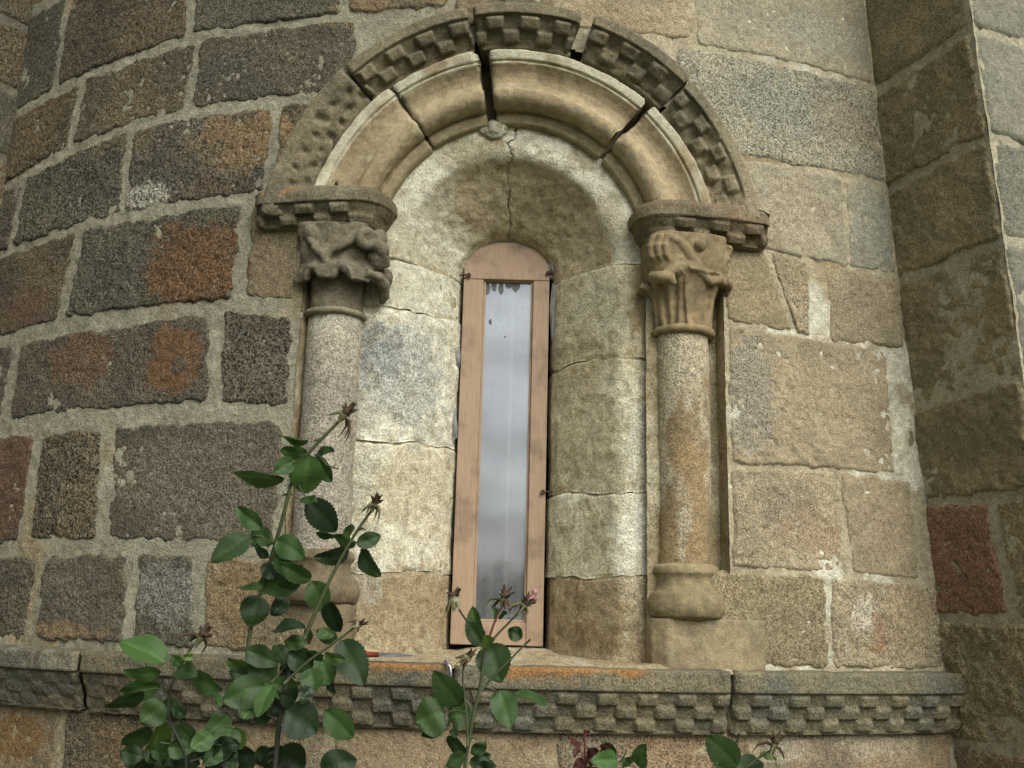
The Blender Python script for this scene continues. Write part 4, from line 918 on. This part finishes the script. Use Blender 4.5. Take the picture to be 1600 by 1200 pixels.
for (x, y, rx, ry) in ((761, 452, 6, 12), (772, 447, 5, 10), (783, 450, 5, 11), (795, 445, 6, 8), (806, 448, 7, 9), (766, 503, 3, 5), (789, 526, 1.5, 1.5)):
    c_ = fpx(x, y, .019); k_ = .00175; prism('dirt_spot', [(c_[0] + rx * k_ * math.cos(a) * rng.uniform(.75, 1.15), c_[1] + ry * k_ * math.sin(a) * rng.uniform(.75, 1.15)) for a in np.linspace(0, 6.28, 14)[:-1]], YF + .0188, YF + .0198, M_FILM, win, 0)
# dark room behind the glass and the pale upright bar that shows through it
room = [(-.34, YF + .047), (.30, YF + .047), (.30, YF + .5), (-.34, YF + .5)]
Vr = [(x, y, z) for z in (1.40, 2.80) for x, y in room]
o = link('interior', mesh('interior', Vr, [(0, 1, 2, 3), (4, 5, 6, 7), (1, 2, 6, 5), (2, 3, 7, 6), (3, 0, 4, 7)], smooth=False), M_BACK, win)
M_BAR = plain_mat('pale_bar', (.55, .53, .48), .6, .1)
xb0 = fpx(795, 700, .06)[0]
prism('inner_bar', [(xb0 - .006, 1.52), (xb0 + .006, 1.52), (xb0 + .006, 2.60), (xb0 - .006, 2.60)], YF + .055, YF + .065, M_BAR, win, .002)
def nail(x, y, dirx, ln):
    p = np.array([*fpx(x, y)]); S_ = Solid(); a = np.array([p[0], YF - .006, p[1]])
    S_.tube([a, a + np.array([dirx * ln * .5, -.003, .001]), a + np.array([dirx * ln, .002, -.001])], .0028, 8); S_.tube([a + np.array([0, -.006, 0]), a + np.array([0, .004, 0])], .0055, 10)
    link('nail', mesh('nail', S_.V, S_.F), M_IRON, win)
nail(733, 431, -1, .028); nail(848, 769, 1, .036); nail(856, 428, 1, .02)
# cement dabs wedging the frame
for (x, y, rx, rz) in ((714, 560, .010, .028), (708, 665, .013, .05), (866, 480, .012, .085), (864, 420, .013, .03)):
    xx, z_ = fpx(x, y); lump('cement_dab', (xx, YF + .006, z_), rx, .016, rz, (.22, .225, .21), rev, int(x), M_PUTTY, .5)
def collar():                                             # grey cement following the arched head
    S_ = Solid(); S_.tube([(cxm + (hw + .006) * math.cos(a), YF + .012, zsh + (ztop - zsh + .008) * math.sin(a)**.85) for a in np.linspace(-.1, math.pi + .1, 40) if math.sin(a) >= 0], .0105, 10)
    V = np.array(S_.V); V = V + ((fbm(V, 40, 3, 5) - .5) * .012)[:, None] * np.array([1, .4, 1]); link('cement_collar', mesh('cement_collar', V, S_.F), M_PUTTY, rev)
collar()

# ------------------------------------------------------------------ small things lying on the string course
def tool():
    a = np.array(W(*cyl(566, 1033, -.03), -.035)); b = np.array(W(*cyl(592, 1034, -.03), -.035)); c = np.array(W(*cyl(645, 1037, -.03), -.035))
    a[2] = b[2] = c[2] = 1.494
    t = empty('hand_tool', tuple(a), 'small red-handled tool with grey blade lying on the ledge left of the window', 'tool')
    S_ = Solid(); S_.tube([a, a * .7 + b * .3, b], [.006, .0075, .006], 10); link('handle', mesh('handle', S_.V, S_.F), plain_mat('red_handle', (.24, .045, .025), .5, .3), t)
    S_ = Solid(); u = np.array([0, 0, .0045]); v = np.array([0, -.004, 0])
    S_.loft([[b + u + v, b + u - v, b - u - v, b - u + v], [(b + c) / 2 + u - v * .5 + np.array([0, 0, .001]), (b + c) / 2 + u - v, (b + c) / 2 - u - v, (b + c) / 2 - u], [c + u * .2 - v * .2, c + u * .2 - v, c - u * .2 - v, c - u * .2 - v * .2]])
    link('blade', mesh('blade', S_.V, S_.F, smooth=False), plain_mat('dull_steel', (.16, .16, .165), .45, .2, metal=.6), t)
    a = np.array(W(*cyl(703, 1038, -.06), -.066)); c = empty('metal_clip', tuple(a), 'small bent metal clip on the ledge below the window corner', 'clip')
    S_ = Solid(); S_.tube([a + np.array([-.012, .03, .006]), a + np.array([-.006, -.002, .004]), a + np.array([.002, -.008, -.006]), a + np.array([.004, -.008, -.03]), a + np.array([.004, -.005, -.045])], [.004, .005, .005, .0045, .003], 8)
    link('bent_strip', mesh('bent_strip', S_.V, S_.F), plain_mat('bright_metal', (.35, .35, .36), .35, .3, metal=.9), c)
tool()

# ------------------------------------------------------------------ roses
def leaf_mat(name, c1, c2, rough=.54):
    M, n, l, b = mat(name)
    tc = n.new('ShaderNodeTexCoord'); a = n.new('ShaderNodeTexNoise'); a.inputs['Scale'].default_value = 22; a.inputs['Detail'].default_value = 4; l.new(tc.outputs['Object'], a.inputs['Vector'])
    mx = n.new('ShaderNodeMix'); mx.data_type = 'RGBA'; mx.inputs[6].default_value = (*c1, 1); mx.inputs[7].default_value = (*c2, 1); l.new(a.outputs[0], mx.inputs[0])
    at_ = n.new('ShaderNodeAttribute'); at_.attribute_name = 'Col'
    m2 = n.new('ShaderNodeMix'); m2.data_type = 'RGBA'; m2.blend_type = 'MULTIPLY'; m2.inputs[0].default_value = 1; l.new(mx.outputs[2], m2.inputs[6]); l.new(at_.outputs['Color'], m2.inputs[7])
    l.new(m2.outputs[2], b.inputs['Base Color']); b.inputs['Roughness'].default_value = rough; b.inputs['Specular IOR Level'].default_value = .35
    tr = n.new('ShaderNodeBsdfTranslucent'); m3 = n.new('ShaderNodeMixShader'); m3.inputs[0].default_value = .18
    ht = n.new('ShaderNodeVectorMath'); ht.operation = 'SCALE'; ht.inputs['Scale'].default_value = 2.2; l.new(m2.outputs[2], ht.inputs[0]); l.new(ht.outputs[0], tr.inputs['Color'])
    l.new(b.outputs[0], m3.inputs[1]); l.new(tr.outputs[0], m3.inputs[2]); l.new(m3.outputs[0], n['Material Output'].inputs['Surface']); return M
LM = [leaf_mat('rose_leaf_deep', (.022, .050, .014), (.034, .070, .020)), leaf_mat('rose_leaf_mid', (.036, .078, .020), (.05, .10, .028)), leaf_mat('rose_leaf_light', (.06, .11, .022), (.085, .14, .035), .5),
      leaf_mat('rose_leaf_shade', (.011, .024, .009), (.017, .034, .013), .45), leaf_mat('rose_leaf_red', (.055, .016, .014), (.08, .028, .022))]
M_STEM = plain_mat('green_stem', (.045, .060, .020), .6, .3, 40); M_STEMD = plain_mat('dark_woody_stem', (.022, .026, .014), .7, .4, 40); M_REDST = plain_mat('red_stem', (.13, .035, .025), .55, .3, 40)
M_HIP = plain_mat('dried_bloom', (.060, .036, .018), .85, .5, 90); M_SEPAL = plain_mat('sepal', (.085, .085, .03), .7, .3, 60); M_PINK = plain_mat('withered_pink_petal', (.40, .20, .18), .7, .3, 50); M_CUP = plain_mat('pale_hip', (.27, .26, .15), .6, .2, 40)
def leaf(plant, x0, y0, x1, y1, wpx, dist, m_=0, ddep=None, rr=random.Random(1)):
    wpx *= 1.04; x1, y1 = x0 + (x1 - x0) * 1.08, y0 + (y1 - y0) * 1.08
    a = at(x0, y0, dist); ddep = rr.uniform(-.035, .035) if ddep is None else ddep; b = at(x1, y1, dist + ddep)
    ax = b - a; ln = np.linalg.norm(ax); ax /= ln; view = (a + b) / 2 - CAM; view /= np.linalg.norm(view)
    side = np.cross(ax, view); side /= np.linalg.norm(side); nf = np.cross(side, ax)
    wap = wpx * dist / FPX * 1.06; wtr = max(wap, ln * rr.uniform(.50, .60)); ang = math.acos(min(1, wap / wtr)) * rr.choice((1, 1, -1))
    sv = side * math.cos(ang) + nf * math.sin(ang); nv = np.cross(ax, sv)
    if np.dot(nv, view) > 0: nv = -nv
    nu, nw = 25, 9; droop = rr.uniform(.05, .22) * ln; fold = rr.uniform(.10, .38); wav = rr.uniform(0, 6)
    V = []; C = []
    base = rr.uniform(.65, 1.4)
    for i in range(nu):
        t = i / (nu - 1); wd = math.sin(math.pi * min(1, t**.86))**.62 * (1 - .10 * t) * .5 * wtr * 1.10
        if i in (0, nu - 1): wd = .0004
        for j in range(nw):
            q = j / (nw - 1) * 2 - 1
            ser = 1 + (.07 if (i % 2) else -.03) * (abs(q) > .95)
            h = abs(q) * fold * wd * .9 - droop * (t - .35)**2 * 1.6 + math.sin(t * 9 + wav + q * 2) * .0016 - (.0012 if j == nw // 2 else 0) + .0005 * math.cos(t * 42 - abs(q) * 9) * (abs(q) > .1)
            V.append(a + ax * ln * t + sv * q * wd * ser + nv * h)
            vein = 1.45 if j == nw // 2 else (1.08 if math.cos(t * 42 - abs(q) * 9) > .72 else 1.0)
            C.append([base * vein] * 3 + [1])
    me = mesh('leaf', V, gridfaces(nu, nw), C)
    o = link('leaf', me, LM[m_], plant); return o
def stem(plant, pts, dist, r0, r1, mt, name='stem', ground=False, thorns=0, rr=random.Random(3)):
    q = [at(x, y, dist + (p[0] if p else 0)) for x, y, *p in pts]
    if ground:
        b = q[0]; q = [np.array([b[0] + .02, b[1] + .03, -.03]), np.array([b[0] + .015, b[1] + .01, b[2] * .35]), np.array([b[0] - .01, b[1] - .01, b[2] * .72])] + q
    q = resample(chaikin(q, 2), .012); S_ = Solid(); S_.tube(q, np.linspace(r0, r1, len(q)) * .82, 9)
    for _ in range(thorns):
        i = rr.randrange(len(q) // 2, len(q) - 2); s_ = rr.choice((-1, 1)); S_.tube([q[i], q[i] + np.array([s_ * .007, 0, .001]), q[i] + np.array([s_ * .013, 0, -.003])], [.0035, .002, .0004], 6)
    return link(name, mesh(name, S_.V, S_.F), mt, plant)
def bloom(plant, x, y, dist, dx, dy, size=1.0, kind='dry'):
    c = at(x, y, dist); n = at(x + dx, y + dy, dist) - c; n /= np.linalg.norm(n); S_ = Solid(); rr = random.Random(int(x * 7 + y))
    k_ = 1.0 if kind == 'pale' else .62
    cup = Solid(); cup.tube([c - n * .009 * size, c - n * .004 * size, c + n * .002 * size, c + n * .006 * size], [.0025 * size * k_, .0055 * size * k_, .0066 * size * k_, .0052 * size * k_], 12)
    hip = link('spent_bloom', mesh('spent_bloom', cup.V, cup.F), M_CUP if kind == 'pale' else M_SEPAL, plant)
    V = Solid(); V.ball(c + n * .007 * size, .0052 * size, (1, 1, .9))
    for _ in range(16 if kind != 'pale' else 7):
        d = np.array([rr.gauss(0, 1) for _ in range(3)]); d /= np.linalg.norm(d); V.tube([c + n * .003 * size, c + n * .009 * size + d * .005 * size, c + n * .012 * size + d * .010 * size], [.0026 * size, .0022 * size, .0006], 6)
    link('withered_centre', mesh('withered_centre', V.V, V.F), M_HIP, hip)
    for _ in range(6):
        d = np.array([rr.gauss(0, 1) for _ in range(3)]); d -= n * np.dot(d, n); d /= np.linalg.norm(d); q = Solid(); L_ = rr.uniform(.014, .026) * size * (.6 if kind == 'pale' else 1)
        q.tube([c, c + d * L_ * .4 + n * .001, c + d * L_ * .75 - n * L_ * rr.uniform(.1, .5), c + d * L_ * .9 - n * L_ * rr.uniform(.4, 1.0)], [.0026, .003, .0018, .0005], 6)
        link('sepal', mesh('sepal', q.V, q.F), rr.choice((M_SEPAL, M_HIP)), hip)
    if kind == 'pink':
        V = Solid(); V.ball(c + n * .030, .006, (.8, .9, 1.0)); V.tube([c, c + n * .02 + np.array([.004, 0, 0]), c + n * .030], [.003, .005, .004], 8); link('petal', mesh('petal', V.V, V.F), M_PINK, hip)
def rose(name, x, y, dist, label):
    p = at(x, y, dist); return empty(name, (p[0], p[1], 0), label, 'rose bush', 'rose bushes in front of the apse wall')
# --- tall rose in front of the left column
T = 1.72; p1 = rose('rose_bush', 436, 1180, T, 'tallest rose bush, two leafy shoots reaching up in front of the left column')
stem(p1, [(430, 1196), (436, 1130), (444, 1085), (452, 1050), (474, 1002)], T, .009, .005, M_STEMD, 'stem', True, 9)
stem(p1, [(444, 1085), (420, 1065, .02), (385, 1034, .03), (391, 979, .03), (418, 891, .02), (445, 800), (459, 735), (484, 705), (512, 676), (531, 657)], T, .0048, .0036, M_STEM, 'shoot', False, 3)
stem(p1, [(474, 1002), (506, 925), (535, 868), (556, 832), (581, 797)], T, .0046, .0028, M_STEM, 'shoot', False, 3)
stem(p1, [(444, 1068), (484, 1030), (511, 1013), (553, 981)], T - .03, .003, .0022, M_STEM, 'shoot')
for q in ([(455, 735), (475, 775), (486, 784)], [(452, 770), (470, 782)], [(420, 855), (406, 832), (392, 836)], [(400, 1040), (420, 1066), (412, 1090)], [(424, 1066), (440, 1050), (450, 1030)], [(400, 1118), (380, 1130), (362, 1140)], [(498, 712), (512, 730), (529, 733)]):
    stem(p1, q, T, .0022, .0013, M_STEM, 'petiole')
bloom(p1, 536, 651, T, 14, -16, 1.5); bloom(p1, 584, 791, T, 6, -16, 1.25); bloom(p1, 558, 977, T, 14, -8, 1.0, 'pale')
P1 = [(481,690,441,684,10,0),(483,711,440,705,20,1),(482,711,475,769,46,1),(458,720,430,737,24,0),(493,713,516,751,22,0),(493,709,518,702,12,0),(444,751,367,746,20,0),(481,781,523,828,38,3),(470,781,492,783,12,0),(493,832,532,838,9,0),
 (409,825,370,795,24,0),(392,837,333,872,32,0),(425,846,393,829,26,0),(420,872,399,853,12,3),(432,844,472,868,32,0),(535,839,553,823,14,0),(558,851,593,837,22,0),(562,860,588,898,22,0),(555,851,523,842,16,1),(546,863,497,874,22,3),
 (486,906,440,884,24,0),(472,906,405,914,38,0),(488,908,504,952,34,0),(512,941,529,985,24,3),(425,985,470,975,14,3),(404,930,391,976,38,0),(406,922,373,914,12,0),(478,1005,445,1003,20,1),(431,1006,447,1039,20,0),(384,1016,430,1036,28,0),
 (426,1066,395,1030,36,0),(394,1048,355,1034,18,2),(396,1060,360,1050,22,3),(414,1070,353,1094,42,0),(420,1066,383,1119,38,1),(425,1070,402,1116,22,1),(424,1068,464,1083,30,1),(450,1020,487,1042,32,3),(464,1051,437,1044,26,3),(484,1044,491,1079,30,0),
 (501,1029,514,1067,32,1),(505,1025,477,1022,13,1),(507,1022,537,1031,13,1),(486,1073,471,1096,20,3),(514,1060,522,1082,10,3),(533,1000,566,1065,42,0),(527,1001,496,986,20,0),(498,997,521,984,18,0),(477,984,485,1004,12,0),(442,1092,422,1117,36,3),
 (424,1108,399,1126,22,3),(446,1110,492,1142,50,3),(508,1110,549,1151,34,0),(360,1116,324,1149,28,0),(361,1136,346,1182,34,1),(364,1138,377,1170,24,2),(398,1176,357,1200,40,3),(427,1173,398,1190,26,3),(430,1178,474,1199,46,3),(500,1204,552,1188,40,3),
 (455,900,430,862,22,0),(440,920,470,890,24,0),(428,905,412,880,20,3),(440,880,428,850,18,0),(450,935,425,960,22,3),(465,1010,440,1020,18,3),(430,1100,405,1080,26,3),(462,1095,440,1085,26,3),(340,1190,370,1160,26,3),(415,1205,440,1170,26,3)]
rr1 = random.Random(11)
for l_ in P1: leaf(p1, *l_[:5], T + rr1.uniform(-.03, .05), l_[5], rr=rr1)
# --- low bushy rose at lower left
T = 1.62; p2 = rose('rose_bush', 290, 1190, T, 'low bushy rose with one dark spent bloom at lower left')
stem(p2, [(298, 1196), (278, 1152), (263, 1124), (262, 1085), (274, 1056), (286, 1034), (298, 1012), (310, 1000)], T, .006, .0022, M_STEMD, 'stem', True, 4)
for q in ([(298, 1190), (330, 1178), (350, 1160)], [(278, 1152), (262, 1166), (250, 1160)], [(262, 1080), (240, 1074), (222, 1080)], [(276, 1050), (300, 1050)], [(290, 1180), (310, 1170), (320, 1158)]): stem(p2, q, T, .0022, .0013, M_STEM, 'petiole')
bloom(p2, 313, 998, T, 8, -10, 1.35)
P2 = [(258,1034,193,998,36,1),(252,1052,197,1052,18,1),(282,1040,270,1025,14,1),(276,1046,302,1054,24,0),(300,1053,342,1077,24,0),(252,1070,190,1084,26,0),(224,1080,168,1105,18,0),(262,1090,266,1124,28,0),(258,1100,222,1127,36,1),(252,1128,236,1185,26,2),
 (236,1138,194,1164,24,0),(274,1133,304,1164,26,0),(332,1148,301,1169,26,1),(290,1120,270,1105,16,3),(300,1020,286,1034,10,2),(330,1080,345,1100,8,0)]
rr2 = random.Random(5)
for l_ in P2: leaf(p2, *l_[:5], T + rr2.uniform(-.03, .04), l_[5], rr=rr2)
for _ in range(26):
    x = rr2.uniform(205, 350); y = rr2.uniform(1162, 1215); a = rr2.uniform(0, 6.28); ln = rr2.uniform(30, 46)
    leaf(p2, x, y, x + ln * math.cos(a), y + ln * .6 * math.sin(a), rr2.uniform(18, 30), T + rr2.uniform(.0, .10), rr2.choice((0, 3, 3, 0, 1)), rr=rr2)
# --- rose in front of the window
T = 1.66; p3 = rose('rose_bush', 727, 1194, T, 'sparse upright rose with several spent blooms in front of the window foot')
stem(p3, [(725, 1200), (733, 1157), (741, 1109), (752, 1070), (756, 1030), (761, 1007)], T, .0052, .0036, M_STEM, 'stem', True, 3)
stem(p3, [(761, 1008), (748, 992), (730, 972), (713, 946)], T, .0024, .0018, M_STEMD, 'shoot'); stem(p3, [(761, 1008), (768, 985), (778, 958), (787, 942)], T, .0026, .002, M_REDST, 'shoot')
stem(p3, [(762, 1008), (780, 988), (800, 968), (815, 952)], T, .0024, .002, M_STEM, 'shoot'); stem(p3, [(731, 1165), (728, 1104), (722, 1060), (725, 1036)], T - .02, .0026, .0018, M_STEM, 'shoot')
stem(p3, [(752, 1078), (770, 1058), (798, 1030), (812, 1015), (829, 999)], T, .0026, .0018, M_STEM, 'shoot'); stem(p3, [(753, 1072), (768, 1076), (780, 1082)], T, .0018, .0013, M_STEM, 'petiole')
stem(p3, [(738, 1118), (715, 1108), (695, 1112)], T, .002, .0013, M_STEM, 'petiole')
bloom(p3, 710, 941, T - .01, -1, -6, 1.5, 'pale'); bloom(p3, 787, 939, T, 4, -12, 1.3); bloom(p3, 818, 948, T, 6, -8, 1.3, 'pink'); bloom(p3, 727, 1030, T - .02, 8, -8, 1.2, 'pale')
P3 = [(754,1008,731,972,24,0),(750,1000,738,951,20,1),(764,1008,758,995,20,2),(764,1006,780,1060,46,0),(719,1104,681,1057,34,0),(695,1113,653,1128,50,1),(696,1130,662,1149,20,3),(738,1116,703,1119,34,0),(780,1078,796,1131,34,0),(806,1082,851,1099,13,0),
 (816,996,795,985,20,0),(728,1172,696,1157,20,0),(738,1180,758,1162,18,0),(733,1190,772,1196,18,0),(740,1178,765,1182,12,3),(726,1180,700,1195,20,0),(745,1195,770,1210,20,3),(715,1150,705,1143,9,0),(788,955,782,968,7,1),(770,950,776,968,7,1)]
rr3 = random.Random(9)
for l_ in P3: leaf(p3, *l_[:5], T + rr3.uniform(-.03, .03), l_[5], rr=rr3)
# --- red young shoot and its green leaves
T = 1.68; p4 = rose('rose_bush', 914, 1195, T, 'young rose shoot with dark red drooping leaves and small green leaves')
stem(p4, [(916, 1205), (914, 1175), (914, 1140)], T, .0036, .0026, M_REDST, 'stem', True); stem(p4, [(912, 1185), (903, 1160), (892, 1152), (886, 1160)], T, .0018, .001, M_REDST, 'petiole'); stem(p4, [(916, 1200), (950, 1200), (972, 1190), (979, 1173)], T, .002, .0014, M_STEM, 'shoot')
for l_ in ((892,1152,903,1168,8,4),(904,1168,898,1182,8,4),(915,1150,921,1142,7,4),(916,1182,932,1172,10,4),(912,1188,898,1200,14,4),(918,1192,935,1178,16,4),(938,1172,952,1166,12,4),(966,1188,930,1189,26,1),(958,1182,948,1163,16,1),(998,1200,1006,1166,20,1),(976,1184,984,1196,18,1),(915,1200,925,1212,16,4)):
    leaf(p4, *l_[:5], T + rr3.uniform(-.02, .02), l_[5], rr=rr3)
# --- shoot at bottom right
T = 1.66; p5 = rose('rose_bush', 1150, 1198, T, 'rose sprig with one large dark leaf and a red bud at the bottom edge')
stem(p5, [(1150, 1215), (1165, 1200), (1185, 1184), (1208, 1170)], T, .003, .002, M_STEM, 'stem', True); stem(p5, [(1145, 1200), (1148, 1167), (1155, 1145)], T, .002, .0013, M_STEM, 'shoot')
bloom(p5, 1209, 1166, T, 4, -10, 1.2)
for l_ in ((1152,1198,1109,1154,38,0),(1152,1206,1190,1186,26,0),(1136,1205,1120,1195,20,0),(1188,1178,1212,1186,9,2)): leaf(p5, *l_[:5], T, l_[5], rr=rr3)

# ------------------------------------------------------------------ far trees mirrored in the glass
M_BARK = plain_mat('bark', (.06, .045, .03), .9, .3, 8); M_FOL = plain_mat('far_foliage', (.03, .05, .022), .8, .5, 2)
def tree():
    r = random.Random(4); root = empty('tree', (0, 0, 0), 'far tree of the dark row mirrored in the foot of the glass', 'tree', 'far trees mirrored in the window glass')
    S_ = Solid(); S_.tube([(0, 0, -.1), (.1, 0, 1.2), (0, .1, 2.6), (.1, 0, 4.2)], [.28, .22, .16, .05], 10)
    for k in range(7): a = k * 2.4; S_.tube([(0, 0, 1.4 + k * .3), (math.cos(a) * .8, math.sin(a) * .8, 2.3 + k * .3), (math.cos(a) * 1.5, math.sin(a) * 1.5, 2.9 + k * .3)], [.09, .06, .02], 7)
    link('trunk', mesh('trunk', S_.V, S_.F), M_BARK, root)
    V, F = [], []
    cl = [(r.uniform(-1.5, 1.5), r.uniform(-1.5, 1.5), r.uniform(2.2, 4.9)) for _ in range(26)]
    for _ in range(3200):
        c = r.choice(cl); p = np.array(c) + np.array([r.gauss(0, .42) for _ in range(3)]); u = np.array([r.gauss(0, 1) for _ in range(3)]); u /= np.linalg.norm(u); v = np.cross(u, [r.gauss(0, 1) for _ in range(3)]); v /= np.linalg.norm(v); z = r.uniform(.07, .13)
        o_ = len(V); V += [p + u * z, p + v * z * .6, p - u * z, p - v * z * .6]; F.append((o_, o_ + 1, o_ + 2, o_ + 3))
    link('crown', mesh('crown', V, F, smooth=False), M_FOL, root); return root
t0 = tree(); r_ = random.Random(8)
for i in range(12):
    if i == 0: o = t0
    else:
        o = t0.copy(); COL.objects.link(o)
        for ch in t0.children: c = ch.copy(); COL.objects.link(c); c.parent = o
    s_ = r_.uniform(.8, 1.15); o.location = (-16 + i * 2.9 + r_.uniform(-.8, .8), -78 + r_.uniform(-6, 6), 0); o.rotation_euler.z = r_.uniform(0, 6); o.scale = (s_, s_, s_ * r_.uniform(.85, 1.1))
